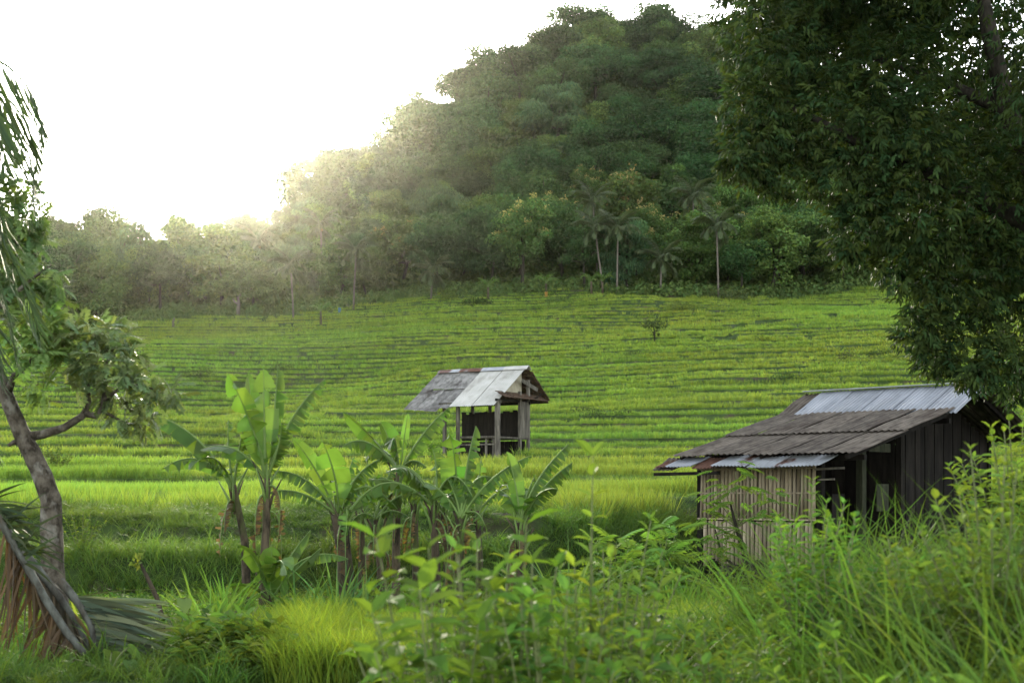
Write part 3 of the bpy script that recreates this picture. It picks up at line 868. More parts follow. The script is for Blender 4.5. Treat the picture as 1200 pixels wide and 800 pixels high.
def near_hut():
    t = thing("farm_hut", "dark wooden hut with a brown and silver roof and bamboo wall under the mango tree", "hut", (3.52, 26.7, -1.90), None, R(-45))
    zr = lambda v: np.interp(v, [-.35, 3.05, 4.15, 6.7], [2.475, 3.30, 3.845, 2.80])
    rg = np.random.default_rng(3)
    # brown fibre cement roof: two courses of sheets
    xs = np.linspace(-.42, 3.58, 6)
    for c, (v0, v1) in enumerate(((1.25, 3.12), (-.36, 1.42))):
        for i in range(5):
            z0, z1 = zr(v1) + (.0 if c else 0), zr(v0)
            dz = .014 * (1 - c) + .004 * (i % 2)
            sheet("brown_roof_sheet", 'asbestos', t, (xs[i] + .036, v1, z0 + dz + .022 * (1 - c)), (xs[i + 1] - xs[i] - .072, 0, .0), (0, v0 - v1, z1 - z0), pitch=.13, amp=.013, rows=4, warp=.005, seed=10 + i + 7 * c)
    # upper silver roof
    xs = np.linspace(.02, 3.64, 6)
    for i in range(5):
        sheet("silver_roof_sheet", 'zinc', t, (xs[i] - .02, 4.17, zr(4.15) + .02 + .004 * (i % 2)), (xs[i + 1] - xs[i] + .05, 0, 0), (0, -1.24, -.60), pitch=.085, amp=.014, rows=4, warp=.006, seed=30 + i)
    sheet("dark_roof_sheet", 'asbestos', t, (-.44, 4.16, zr(4.15) - .01), (.52, 0, 0), (0, -1.20, -.56), pitch=.10, amp=.013, seed=41, label="dark corrugated sheet at the upper left corner of the roof")
    for i in range(5):
        sheet("back_roof_sheet", 'asbestos', t, (-.42 + .8 * i, 4.16, zr(4.15) - .015 + .004 * (i % 2)), (.83, 0, 0), (0, 2.5, -1.0), pitch=.13, amp=.013, seed=50 + i)
    sh = Mesh()
    sh.bar((-.44, 4.165, 3.90), (3.66, 4.165, 3.90), .16, .02)
    link("ridge_cap", sh.build("ridge_cap", M['zinc']), t)
    # low front strip of mixed old sheets
    spec = [(-.52, .28, 'rust', .0), (-.25, .62, 'zinc', .022), (.33, .50, 'rust', .004), (.80, .78, 'rustzinc', .010), (1.55, .62, 'rustzinc', .0), (2.12, .95, 'rustzinc', .012)]
    for i, (u, w, m, dz) in enumerate(spec):
        sheet("eave_sheet", m, t, (u, -.12, 2.445 + dz), (w, 0, 0), (0, -.58 - .03 * (i % 2), -.20), pitch=.076, amp=.012, rows=3, warp=.008, seed=60 + i)
    sheet("eave_sheet", 'asbestos', t, (-.60, -.16, 2.41), (.5, 0, 0), (0, -.52, -.21), pitch=.10, amp=.012, rows=3, seed=69)
    rod("eave_pole", 'dboard', t, (-.58, -.62, 2.13), (.9, -.60, 2.15), .06, .06)
    # pale bits of board under the right end of the eaves
    rod("eave_batten", 'board', t, (2.72, -.30, 2.20), (3.25, -.22, 2.22), .05, .035)
    rod("eave_batten", 'board', t, (2.65, -.10, 2.02), (2.95, -.05, 2.03), .05, .03)
    # frame
    for u, v, h in ((0, 0, 2.38), (2.61, 0, 2.38), (0, 3.0, 3.1), (0, 6.2, 2.85), (2.61, 6.2, 2.85), (1.3, 0.02, 2.38)):
        rod("post", 'dboard', t, (u, v + .05, -.25), (u, v + .05, h - .03), .11, .11)
    rod("post", 'greenpost', t, (2.61, 1.38, -.25), (2.61, 1.38, 2.80), .13, .13)
    rod("post", 'dboard', t, (2.61, 2.75, -.25), (2.61, 2.75, 3.10), .11, .11)
    for u in (-.2, 1.6, 3.35):
        for v0, v1 in ((-.3, 3.0), (3.0, 4.1), (4.2, 6.5)):
            rod("rafter", 'dboard', t, (u, v0, zr(v0) - .075), (u, v1, zr(v1) - .075), .06, .08)
    for v in (.05, 3.0, 4.15):
        rod("purlin", 'dboard', t, (-.35, v, zr(v) - .17), (3.5, v, zr(v) - .17), .08, .09)
    # bamboo front: an upper and a lower skirt of slats
    n = 31
    for i in range(n):
        u = .04 + 2.53 * (i + .5) / n
        mb = Mesh(); lean = rg.normal(0, .008)
        mb.tube([(u, -.035 + rg.normal(0, .006), 1.30 + rg.normal(0, .012)), (u + lean * .4 + rg.normal(0, .004), -.035, 1.8), (u + lean, -.03, 2.30)], 2.53 / n * (.36 + .10 * rg.random()), 6)
        link("bamboo_slat", mb.build("bamboo_slat", M['bamboo']), t)
    n = 27
    for i in range(n):
        u = .10 + 2.40 * (i + .5) / n
        mb = Mesh()
        b = .42 + .16 * math.sin(i * .7) * rg.random() + .05 * rg.random()
        mb.tube([(u, -.01 + rg.normal(0, .008), b), (u + rg.normal(0, .012), .0, 1.27)], 2.40 / n * (.37 + .09 * rg.random()), 6)
        link("bamboo_slat", mb.build("bamboo_slat", M['bamboo']), t)
    for z, y in ((1.78, -.055), (1.305, -.055), (2.22, -.055)):
        rod("bamboo_rail", 'bamboo', t, (0, y, z), (2.58, y, z + .01), .02, .028)
    # planked side under the gable, its shade put into the board colour
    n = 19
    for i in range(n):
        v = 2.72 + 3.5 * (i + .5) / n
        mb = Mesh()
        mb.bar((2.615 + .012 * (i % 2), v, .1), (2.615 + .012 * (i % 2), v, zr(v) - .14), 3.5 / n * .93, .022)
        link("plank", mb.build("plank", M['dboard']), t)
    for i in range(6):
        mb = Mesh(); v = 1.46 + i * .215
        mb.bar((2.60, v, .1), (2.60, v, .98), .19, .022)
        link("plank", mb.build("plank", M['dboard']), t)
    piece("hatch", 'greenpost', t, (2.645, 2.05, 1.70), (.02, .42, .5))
    for i in range(9):  # inner board wall, added to keep the hut's interior dark
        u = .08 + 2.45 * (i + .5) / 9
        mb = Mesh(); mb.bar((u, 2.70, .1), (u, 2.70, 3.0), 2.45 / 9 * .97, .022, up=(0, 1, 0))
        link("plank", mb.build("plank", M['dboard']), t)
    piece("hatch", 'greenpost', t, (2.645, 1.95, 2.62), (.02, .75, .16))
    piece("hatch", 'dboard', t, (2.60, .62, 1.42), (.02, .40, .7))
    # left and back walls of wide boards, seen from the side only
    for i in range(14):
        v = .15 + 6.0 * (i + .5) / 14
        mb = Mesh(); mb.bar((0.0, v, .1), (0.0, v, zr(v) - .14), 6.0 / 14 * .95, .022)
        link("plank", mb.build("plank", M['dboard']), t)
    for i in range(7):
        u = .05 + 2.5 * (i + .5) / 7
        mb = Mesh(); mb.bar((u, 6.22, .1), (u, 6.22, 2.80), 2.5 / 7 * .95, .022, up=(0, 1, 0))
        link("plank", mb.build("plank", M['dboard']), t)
    return t
near_hut()

def blob_rock(name, label, loc, r, seed, group=None):
    rg = np.random.default_rng(seed)
    import bmesh
    bm = bmesh.new(); bmesh.ops.create_icosphere(bm, subdivisions=3, radius=1)
    V = np.array([v.co[:] for v in bm.verts]); Fc = np.array([[v.index for v in f.verts] for f in bm.faces]); bm.free()
    k = 1 + .55 * vnoise(V[:, 0] * 1.6 + seed, V[:, 1] * 1.6 + V[:, 2] * 1.3, seed) + .35 * vnoise(V[:, 0] * 4 + seed, V[:, 2] * 4 + V[:, 1], seed + 1)
    mb = Mesh(); mb.add(V * k[:, None] * np.array(r), Fc, (1, 1, 1), 0, False)
    return link(name, mb.build(name, M['rock']), None, loc, None, label, "rock", group)
for i, (u, v, r) in enumerate(((.95, -.15, (.30, .22, .22)), (1.45, -.22, (.28, .2, .30)), (1.95, -.15, (.26, .2, .24)))):
    blob_rock("rock", ("low dark rock under the left of the bamboo wall's ragged bottom edge", "tallest dark rock under the ragged bottom of the bamboo wall",
                       "dark rock under the bamboo wall beside the leafy bush")[i],
              (3.52 + .707 * (u + v), 26.7 + .707 * (v - u), -1.62), r, 40 + i)

def field_hut():
    g = gz(-.56, 55.0)
    t = thing("field_hut", "small open sided hut with a grey and white sheet roof amid the rice", "hut", (-.56, 55.0, 1.28), None, R(-30))
    E, RZ, RV = 1.84, 3.45, 2.22          # eave and ridge heights over the hut floor, ridge depth
    zr = lambda v: E + (v + .30) / (RV + .30) * (RZ - E)
    dn = (0, -(RV + .32), -(RZ - E) * 1.01)
    # white sheets (right half)
    for i in range(2):
        sheet("white_roof_sheet", 'white', t, (-2.02 + 1.04 * i, RV, RZ + .03 + .006 * i), (1.02, 0, .0), dn, pitch=.10, amp=.011, rows=4, warp=.006, seed=70 + i)
    # old grey sheets (left half), two ragged courses
    xs = [-4.12, -3.62, -3.08, -2.55, -1.98]
    for i in range(4):
        sheet("grey_roof_sheet", 'greysheet', t, (xs[i] - .02, RV, RZ), (xs[i + 1] - xs[i] + .06, 0, 0), (0, -1.25, -.80), pitch=.09, amp=.013, rows=4, warp=.010, seed=80 + i)
        ext = (.0, .05, .12, -.03)[i]
        v0 = RV - 1.12 - .08 * (i % 2)
        sheet("grey_roof_sheet", 'greysheet', t, (xs[i] - .04, v0, zr(v0) - .03 - .006 * i), (xs[i + 1] - xs[i] + .06, 0, -.01), (0, -(v0 + .34 + ext), -(v0 + .34 + ext) * .645), pitch=.09, amp=.013, rows=4, warp=.012, seed=90 + i)
    for i, (a, b, m) in enumerate(((-4.1, -3.0, 'rustzinc'), (-3.05, -1.95, 'rust'), (-2.0, -.9, 'zinc'), (-.95, .15, 'white'))):
        mb = Mesh()
        mb.add([(a, RV - .20, RZ - .05), (b, RV - .20, RZ - .05), (b, RV, RZ + .085 + .006 * i), (a, RV, RZ + .085 + .006 * i), (a, RV + .22, RZ - .06), (b, RV + .22, RZ - .06)],
               [np.array([(0, 1, 2, 3), (3, 2, 5, 4)])])
        o = link("ridge_cap", mb.build("ridge_cap", M[m]), t)
        sm = o.modifiers.new("thick", 'SOLIDIFY'); sm.thickness = .012; sm.offset = 1
    # tiled back slope and the tiled skirt under the gable: each row of tiles is a part, tiles a few pixels wide
    rg = np.random.default_rng(4)
    def tile_row(p, along, n, down, seed):
        mb = Mesh(); a = np.array(along, float); d = np.array(down, float)
        nn = unit(np.cross(a, d)); nn = nn if nn[2] > 0 else -nn
        for k in range(n):
            c = np.array(p, float) + a * (k + .5) / n + d * .5 + nn * (.02 + .02 * rg.random())
            x = unit(a); y = unit(d + nn * .12 * np.linalg.norm(d))
            mb.box(c, (np.linalg.norm(a) / n * .93, np.linalg.norm(d) * 1.25, .022), (x, y, np.cross(x, y)))
        return link("tile_row", mb.build("tile_row", M['tile']), t)
    for r in range(6):
        v = RV + .05 + r * .26
        o = tile_row((-4.0, v, RZ - .10 - r * .205), (4.15, 0, 0), 20, (0, .26, -.205), r); o["kind"] = "stuff"
    for r in range(3):
        tile_row((-.16 + .15 * r, .08 - .02 * r, 2.42 - .085 * r), (0, 3.45 + .02 * r, 0), 16, (.15, 0, -.085), 20 + r)["kind"] = "stuff"
    # tiles along the right verge of the back slope
    for r in range(3):
        tile_row((.05 + .03 * r, RV + .10 + .45 * r, RZ - .12 - .36 * r), (0, .47, -.37), 4, (.16, 0, -.05), 30 + r)["kind"] = "stuff"
    # cream corrugated gable
    gm = Mesh(); nst = 15
    for k in range(nst):
        v0, v1 = .62 + k * 1.62 / nst, .62 + (k + 1) * 1.62 / nst
        for (a, b, o) in ((v0, (v0 + v1) / 2, .0), ((v0 + v1) / 2, v1, .022)):
            gm.add([(-.20 + o, a, 2.36), (-.20 + .022 - o, b, 2.36), (-.20 + .022 - o, b, zr(b) - .06), (-.20 + o, a, zr(a) - .06)], np.array([(0, 1, 2, 3)]))
    link("gable_sheet", gm.build("gable_sheet", M['cream']), t)
    rod("barge_board", 'board', t, (.02, RV - .35, RZ - .50), (.12, RV + .75, 2.62), .03, .16)
    rod("strut", 'dboard', t, (.0, 2.35, 2.05), (.42, 2.75, 2.42), .05, .05)
    # posts
    for u, v, h, w in ((0, 0, 2.02, .16), (-1.79, 0, 2.02, .11), (0, 2.42, 3.0, .11), (-2.62, .3, 2.1, .12), (-2.62, 2.42, 3.0, .11), (-.02, 1.78, 2.5, .11), (-1.79, 2.42, 3.0, .10)):
        rod("post", 'board', t, (u, v, -.5), (u, v, h), w, w)
    rod("beam", 'board', t, (-2.7, .02, 1.98), (.15, .02, 2.0), .07, .10)
    rod("beam", 'dboard', t, (-.02, -.1, 2.08), (-.02, 3.4, 2.15), .07, .09)
    rod("beam", 'dboard', t, (-2.7, 2.42, 2.05), (.1, 2.42, 2.05), .07, .09)
    # raised bench floor with rails
    for k in range(5):
        rod("floor_board", 'board', t, (-1.76, .35 + k * .44, .62), (-.06, .35 + k * .44, .62), .40, .035)
    rod("rail", 'board', t, (-1.80, .08, .66), (.05, .08, .66), .05, .07)
    rod("rail", 'board', t, (-1.80, .10, .36), (.02, .10, .37), .05, .05)
    rod("rail", 'board', t, (.03, .05, .64), (.03, 2.40, .64), .05, .07)
    for u in (-1.1, -.62, -.30):
        rod("floor_prop", 'board', t, (u, .16, -.4), (u + .03, .16, .60), .07, .07)
    # back wall of upright boards with gaps
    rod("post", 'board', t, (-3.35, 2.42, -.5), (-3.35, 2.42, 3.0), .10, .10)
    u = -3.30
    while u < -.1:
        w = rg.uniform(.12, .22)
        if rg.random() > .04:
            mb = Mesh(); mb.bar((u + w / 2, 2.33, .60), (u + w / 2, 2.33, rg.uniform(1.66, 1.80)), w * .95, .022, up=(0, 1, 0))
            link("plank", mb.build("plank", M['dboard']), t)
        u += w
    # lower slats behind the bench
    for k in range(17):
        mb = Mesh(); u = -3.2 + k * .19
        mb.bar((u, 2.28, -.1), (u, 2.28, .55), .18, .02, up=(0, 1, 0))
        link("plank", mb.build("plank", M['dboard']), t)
    # pale boards on the right end
    for k in range(4):
        mb = Mesh(); v = 1.86 + k * .145
        mb.bar((.03, v, .60), (.03, v, 2.10), .135, .024)
        link("plank", mb.build("plank", M['board']), t)
    return t
field_hut()

p = pix(1059, 447, 52)
mb = Mesh(); mb.box((0, 0, 0), (.26, .26, 1.6)); mb.box((0, 0, .83), (.20, .20, .06))
link("boundary_post", mb.build("boundary_post", M['concrete']), None, (p[0], 52, gz(p[0], 52) + .55), None, "grey concrete post in the rice beyond the silver roof", "post")

# ------------------------------------------------------------------ bananas
def bez(p0, p1, p2, n):
    t = np.linspace(0, 1, n)[:, None]
    return (1 - t) ** 2 * p0 + 2 * t * (1 - t) * p1 + t ** 2 * p2

def banana_leaf(P0, P1, P2, width, roll, droop, tear, seed, tone=1.0, petiole=.14, col=(.060, .112, .022)):
    """Leaf along a curve; roll 0 shows its face to the road, 90 its edge; tear 0..1 splits the blade into strips."""
    rg = np.random.default_rng(seed)
    tear = min(1.0, tear * 1.3 + .10)
    N = 27
    p = bez(np.array(P0, float), np.array(P1, float), np.array(P2, float), N)
    T = unit(np.gradient(p, axis=0))
    Y = np.array((0, 1, 0.0))
    S = unit(np.cross(T, Y)); D = np.cross(S, T)
    a = R(roll)
    w = S * math.cos(a) + D * math.sin(a)
    nrm = np.cross(T, w); sg = np.where(nrm[:, 2:3] >= 0, 1, -1) if abs(nrm[:, 2].mean()) > .15 else np.where(nrm[:, 1:2] <= 0, 1, -1)
    nrm = nrm * sg
    s = np.clip((np.linspace(0, 1, N) - petiole) / (1 - petiole), 0, 1)
    prof = np.where(s > 0, np.clip(np.sin(PI * np.clip(s * .93 + .05, 0, 1)), 0, 1) ** .55, 0) * width / 2
    prof = prof * np.where(s > .9, np.sqrt(np.clip((1.0 - s) / .1, 0, 1)) * .8 + .2, 1)
    mb = Mesh()
    c0 = np.array(col) * tone
    i0 = int(petiole * (N - 1))
    for side in (1, -1):
        cuts = [i0]
        i = i0
        while i < N - 1:
            step = 1 + int(rg.random() * (1.6 + 7 * (1 - tear))) if rg.random() < tear + .25 else 5
            i = min(N - 1, i + step); cuts.append(i)
        for c1, c2 in zip(cuts[:-1], cuts[1:]):
            torn = rg.random() < tear
            ex = (rg.normal(0, .5) + .9 * rg.random()) if torn else rg.normal(0, .06)
            gap = .62 if torn else .03
            tw = rg.normal(0, .5) if torn else 0
            idx = np.arange(c1, c2 + 1)
            rows = []
            for q, f in enumerate((0, .5, 1.0)):
                dr = R(droop) + ex * f + .25 * f * f * (1 if droop > 20 else .4)
                off = prof[idx][:, None] * f
                vv = p[idx] + side * w[idx] * off * math.cos(min(dr, 1.5)) - nrm[idx] * off * math.sin(dr)
                if tw:
                    vv = vv + nrm[idx] * (np.linspace(-.5, .5, len(idx)) * tw * f * np.linalg.norm(p[idx[-1]] - p[idx[0]]))[:, None]
                if gap:
                    m = (p[idx[0]] + p[idx[-1]]) / 2
                    ctr = (idx - idx.mean()) / max(1, (len(idx) - 1) / 2)
                    vv = vv - T[idx] * (ctr * gap * f * np.linalg.norm(p[idx[-1]] - p[idx[0]]) * .5)[:, None]
                rows.append(vv)
            V = np.concatenate(rows); k = len(idx)
            j = np.arange(k - 1)
            fa = np.concatenate([np.stack([q * k + j, q * k + j + 1, (q + 1) * k + j + 1, (q + 1) * k + j], 1) for q in range(2)])
            cc = c0 * (1 + .10 * rg.normal()) * np.array((1 + .10 * rg.normal(), 1, 1))
            mb.add(V, fa, np.clip(cc, .005, .6), 0, True)
    r = np.linspace(.022, .004, N) * (width / .36) ** .5
    r[:i0 + 1] *= 1.15
    mb.tube(p + nrm * .004, r, 6, (1, 1, 1), 1)
    return mb.build("leaf", [M['banana'], M['rib']])

_bseed = [900]
def banana(label, d, base, stem, leaves, stubs=4, r0=.062, cat_group="banana plants in front of the terraces"):
    """stem: picture points from the crown down; leaves: (p0, p1, p2, width m, roll, droop, tear, tone, depth of middle and tip)."""
    bx = d * (base - 600) / F
    bz = gz(bx, d)
    t = thing("banana_plant", label, "banana plant", (bx, d, bz), cat_group)
    O = np.array((bx, d, bz))
    path = [pix(px, py, d) - O for px, py in stem] + [np.array((0, 0, -.1))]
    path = np.array(path)
    path = np.stack([np.interp(np.linspace(0, 1, 9), np.linspace(0, 1, len(path)), path[:, k]) for k in range(3)], 1)
    mb = Mesh(); mb.tube(path, np.linspace(r0 * .62, r0 * 1.12, 9), 10, bump=.14, seed=_bseed[0])
    link("pseudostem", mb.build("pseudostem", M['bstem']), t)
    crown = path[0]
    for lf in leaves:
        p0, p1, p2, w, roll, droop, tear, tone = lf[:8]
        dm, dt = lf[8:10] if len(lf) > 8 else (0, 0)
        _bseed[0] += 1
        me = banana_leaf(pix(*p0, d) - O, pix(*p1, d + dm) - O, pix(*p2, d + dt) - O, w, roll, droop, tear, _bseed[0], tone)
        link("leaf", me, t)
    rg = np.random.default_rng(_bseed[0] * 13)
    for k in range(2):       # further leaves round the crown
        a = rg.random() * 6.28; dv = np.array((math.cos(a), math.sin(a), 0)); L = .75 + .45 * rg.random()
        me = banana_leaf(crown + np.array((0, 0, -.05)), crown + dv * L * .45 + np.array((0, 0, .50 + .35 * rg.random())), crown + dv * L + np.array((0, 0, .05 + .45 * rg.random())),
                         .24 + .14 * rg.random(), 90 - 60 * abs(math.sin(a)), 30 + 35 * rg.random(), .35 + .4 * rg.random(), _bseed[0] * 3 + k, .75 + .4 * rg.random())
        link("leaf", me, t)
    for k in range(1 + stubs // 2):         # dead leaves folded down along the stem
        rg = np.random.default_rng(_bseed[0] * 7 + k); a = rg.random() * 6.28
        o0 = crown + np.array((0, 0, -.12 - .12 * k)); dv = np.array((math.cos(a), math.sin(a), 0))
        L = .45 + .45 * rg.random()
        me = banana_leaf(o0, o0 + dv * (.22 + .1 * rg.random()) + np.array((0, 0, .10)), o0 + dv * (.16 + .16 * rg.random()) + np.array((0, 0, -L)), .13 + .08 * rg.random(), rg.random() * 180, 55, .75, _bseed[0] * 5 + k, 1.0, col=(.060, .042, .022) if k % 2 else (.085, .062, .030))
        link("dead_leaf", me, t)
    for k in range(stubs):          # old leaf stalks and hanging dry sheaths round the crown
        rg = np.random.default_rng(_bseed[0] + k * 31); a = k * 2.4 + rg.random()
        dirv = np.array((math.cos(a) * .16, math.sin(a) * .16, .42 + .25 * rg.random()))
        m2 = Mesh(); s0 = crown + np.array((0, 0, -.28 - .05 * k))
        m2.tube([s0, s0 + dirv * .5, s0 + dirv * 1.0 + np.array((dirv[0], dirv[1], -.05)) * .4], [.028, .02, .008], 5)
        link("old_stalk", m2.build("old_stalk", M['bstem' if k % 2 else 'rib']), t)
    return t

banana("slender tall banana plant with one long leaf arching towards the leaning tree", 21.0, 289,
       [(274, 568), (280, 600), (288, 640)],
       [((272, 575), (236, 494), (163, 483), .42, 82, 52, .25, .85, .1, .25),
        ((274, 572), (280, 520), (291, 482), .34, 25, 15, .75, 1.0, -.1, -.2),
        ((273, 570), (266, 520), (268, 492), .28, 40, 20, .6, .95, .2, .3)], 5, 0.063)
banana("tallest banana plant with two broad upright leaves side by side", 20.0, 309,
       [(313, 560), (312, 610), (309, 680)],
       [((312, 560), (300, 500), (267, 437), .40, 8, 8, .30, 1.15, -.25, -.5),
        ((312, 560), (309, 490), (309, 432), .42, 0, 10, .12, 1.1, .1, .15),
        ((314, 560), (334, 486), (381, 444), .36, 75, 45, .80, .9, 0, .1),
        ((316, 558), (322, 490), (326, 428), .30, 70, 35, .35, .95, .3, .4),
        ((311, 560), (296, 500), (291, 436), .30, 20, 10, .2, .8, .4, .6),
        ((312, 562), (330, 525), (330, 495), .30, 50, 30, .9, .9, -.2, -.3)], 6, 0.070)
banana("banana plant with a broad glowing leaf and twin stems right of the tallest one", 20.6, 404,
       [(394, 602), (399, 630), (404, 665)],
       [((396, 602), (398, 560), (378, 517), .47, 5, 8, .28, 1.35, -.3, -.45),
        ((393, 600), (372, 545), (343, 513), .26, 15, 10, .15, 1.35, .1, .2),
        ((393, 600), (362, 550), (320, 552), .30, 82, 60, .55, .8, 0, -.1),
        ((393, 602), (350, 566), (316, 577), .30, 84, 66, .60, .75, -.2, -.35),
        ((397, 603), (412, 552), (445, 538), .36, 55, 40, .85, .95, -.1, -.15),
        ((398, 603), (405, 560), (415, 535), .30, 30, 15, .5, 1.1, .3, .4)], 4, .105)
banana("second stem of the twin stemmed banana with its torn leaf hanging in front", 20.4, 411,
       [(404, 606), (407, 640), (410, 670)], [((404, 606), (409, 578), (404, 640), .24, 40, 25, .5, 1.1, -.2, -.3)], 2, 0.056)
banana("banana plant with brown dried leaves drooping from its short crown", 21.4, 446,
       [(440, 607), (443, 640), (446, 668)],
       [((441, 608), (436, 570), (418, 548), .26, 60, 30, .75, .9, 0, 0),
        ((440, 608), (450, 565), (462, 545), .24, 60, 35, .75, .9, .1, .2),
        ((440, 610), (455, 590), (478, 605), .24, 80, 55, .8, .7, -.2, -.3),
        ((440, 610), (425, 592), (412, 612), .22, 80, 60, .8, .75, -.2, -.2)], 7, 0.056)
banana("banana plant with a leaf bowed over leftward and a rolled young leaf on top", 21.8, 464,
       [(467, 550), (466, 590), (464, 650)],
       [((466, 552), (430, 500), (401, 524), .40, 84, 58, .45, .85, -.2, -.3),
        ((467, 552), (440, 512), (402, 483), .38, 55, 20, .18, .85, .2, .3),
        ((468, 551), (458, 515), (446, 494), .36, 35, 15, .2, .9, .1, .1),
        ((469, 551), (474, 510), (478, 484), .14, 10, 10, .0, 1.35, 0, 0),
        ((470, 552), (494, 503), (527, 477), .38, 60, 30, .55, 1.05, -.1, -.2),
        ((470, 552), (482, 530), (500, 548), .3, 80, 55, .6, .85, -.2, -.4)], 5, 0.067)
banana("thin banana stem half hidden behind the clump's bowed leaves", 22.6, 487, [(486, 590), (487, 620), (487, 650)],
       [((486, 592), (480, 565), (470, 560), .22, 30, 20, .7, 1.0), ((486, 592), (492, 570), (497, 600), .24, 30, 10, .6, 1.3), ((487, 592), (489, 570), (490, 548), .2, 10, 10, .4, 1.1)], 4, 0.052)
banana("banana plant with a tall bright leaf standing upright in front of the field hut", 20.8, 512,
       [(508, 590), (509, 620), (511, 665)],
       [((531, 610), (541, 560), (526, 505), .46, 4, 8, .35, 1.35, -.1, -.2),
        ((509, 592), (486, 534), (455, 549), .42, 84, 56, .45, .82, -.35, -.5),
        ((508, 594), (470, 556), (432, 563), .36, 85, 62, .6, .80, -.2, -.3),
        ((510, 592), (516, 545), (505, 520), .34, 40, 20, .5, 1.0, .3, .4)], 5, 0.067)
banana("brown banana stem with hanging dead sheaths left of the reddish stem", 21.6, 524, [(519, 600), (522, 630), (525, 660)],
       [((520, 602), (528, 560), (534, 540), .28, 30, 20, .6, .95), ((520, 602), (505, 570), (492, 585), .26, 75, 50, .7, .8, -.1, -.1)], 6, 0.063)
banana("banana plant with a reddish brown stem foot and a small curled fringe leaf", 20.4, 539,
       [(541, 606), (540, 640), (539, 680)],
       [((540, 606), (546, 540), (558, 499), .30, 60, 40, .55, .95, .2, .3),
        ((542, 606), (572, 552), (623, 534), .34, 82, 62, .95, .9, -.1, -.1),
        ((541, 608), (557, 588), (568, 615), .28, 70, 45, .95, .85, -.3, -.5),
        ((542, 604), (552, 545), (580, 562), .36, 78, 48, .4, .8, .3, .4),
        ((540, 606), (534, 575), (524, 560), .3, 40, 20, .6, 1.0, .1, .1)], 5, 0.056)
banana("banana plant standing apart on the right with brown sheaths at its foot", 20.2, 608,
       [(609, 612), (609, 635), (608, 665)],
       [((610, 612), (606, 565), (594, 529), .26, 12, 15, .12, 1.3, 0, 0),
        ((611, 612), (622, 560), (668, 519), .36, 72, 45, .65, .9, .1, .15),
        ((612, 612), (634, 566), (671, 542), .34, 84, 55, .70, .72, -.2, -.3),
        ((609, 612), (600, 575), (581, 574), .34, 50, 40, .15, .85, .1, .2),
        ((611, 612), (617, 575), (628, 556), .26, 40, 20, .3, .95, .2, .3)], 9, 0.063)
banana("low banana plant standing behind the gap left of the brown leaved one", 23.2, 424, [(423, 600), (424, 630), (424, 655)],
       [((423, 602), (415, 565), (398, 548), .28, 50, 30, .5, .9), ((423, 602), (430, 560), (446, 560), .28, 60, 35, .5, .9)], 4, .06)
banana("banana plant at the back of the clump beside the plant with the curled fringe leaf", 23.4, 562, [(560, 598), (561, 628), (562, 655)],
       [((560, 600), (552, 560), (538, 545), .28, 40, 25, .5, .9), ((560, 600), (568, 560), (588, 553), .28, 60, 35, .5, .9), ((560, 600), (561, 565), (564, 538), .24, 10, 10, .2, 1.1)], 4, .06)
banana("young broad leaved banana sucker at the foot of the tallest banana plant", 19.2, 318,
       [(317, 690), (316, 705), (317, 715)],
       [((316, 700), (300, 640), (278, 640), .30, 40, 20, .05, .8, -.2, -.3),
        ((316, 702), (288, 676), (264, 690), .30, 35, 25, .05, .85, -.3, -.5),
        ((318, 700), (330, 660), (364, 621), .24, 65, 35, .05, .75, .1, .2),
        ((318, 700), (340, 672), (376, 642), .22, 70, 40, .1, .7, -.1, -.1),
        ((318, 702), (318, 660), (318, 640), .34, 10, 10, .05, 1.0, -.2, -.2),
        ((318, 702), (334, 680), (340, 662), .34, 20, 15, .05, 1.0, -.4, -.6)], 2, 0.044)

# small far bananas at the forest edge, copies of one
def far_banana():
    t = thing("banana_plant", "small banana plant at the forest edge beside the hazy slender palm", "banana plant", (0, 0, 0), "small banana plants at the forest edge")
    mb = Mesh(); mb.tube([(0, 0, -.3), (0, 0, 1.3)], [.14, .10], 7)
    link("pseudostem", mb.build("pseudostem", M['bstem']), t)
    for k in range(7):
        a = k * 2.399; c, s = math.cos(a), math.sin(a)
        o = np.array((0, 0, 1.25))
        me = banana_leaf(o, o + np.array((c * .5, s * .5, 1.1)), o + np.array((c * 1.4, s * 1.4, .45 + .5 * (k % 2))), .42, 80 if abs(s) < .6 else 15, 30, .4, 1200 + k, 1.0)
        link("leaf", me, t)
    return t
fb = far_banana()
q = on_ground(376, 380, 80); fb.location = q
for px, py, sc, lab in ((640, 347, 1.0, "small banana plant at the forest edge behind the orange cloth"), (693, 343, .9, "dry looking banana plant at the forest edge left of the leaning palm"),
                        (706, 343, .9, "banana plant at the forest edge squeezed between the two palm trunks"), (572, 352, .95, "low banana plant at the forest edge below the dark round tree")):
    copy_thing(fb, on_ground(px, py, 80), random.random() * 6, sc, lab)
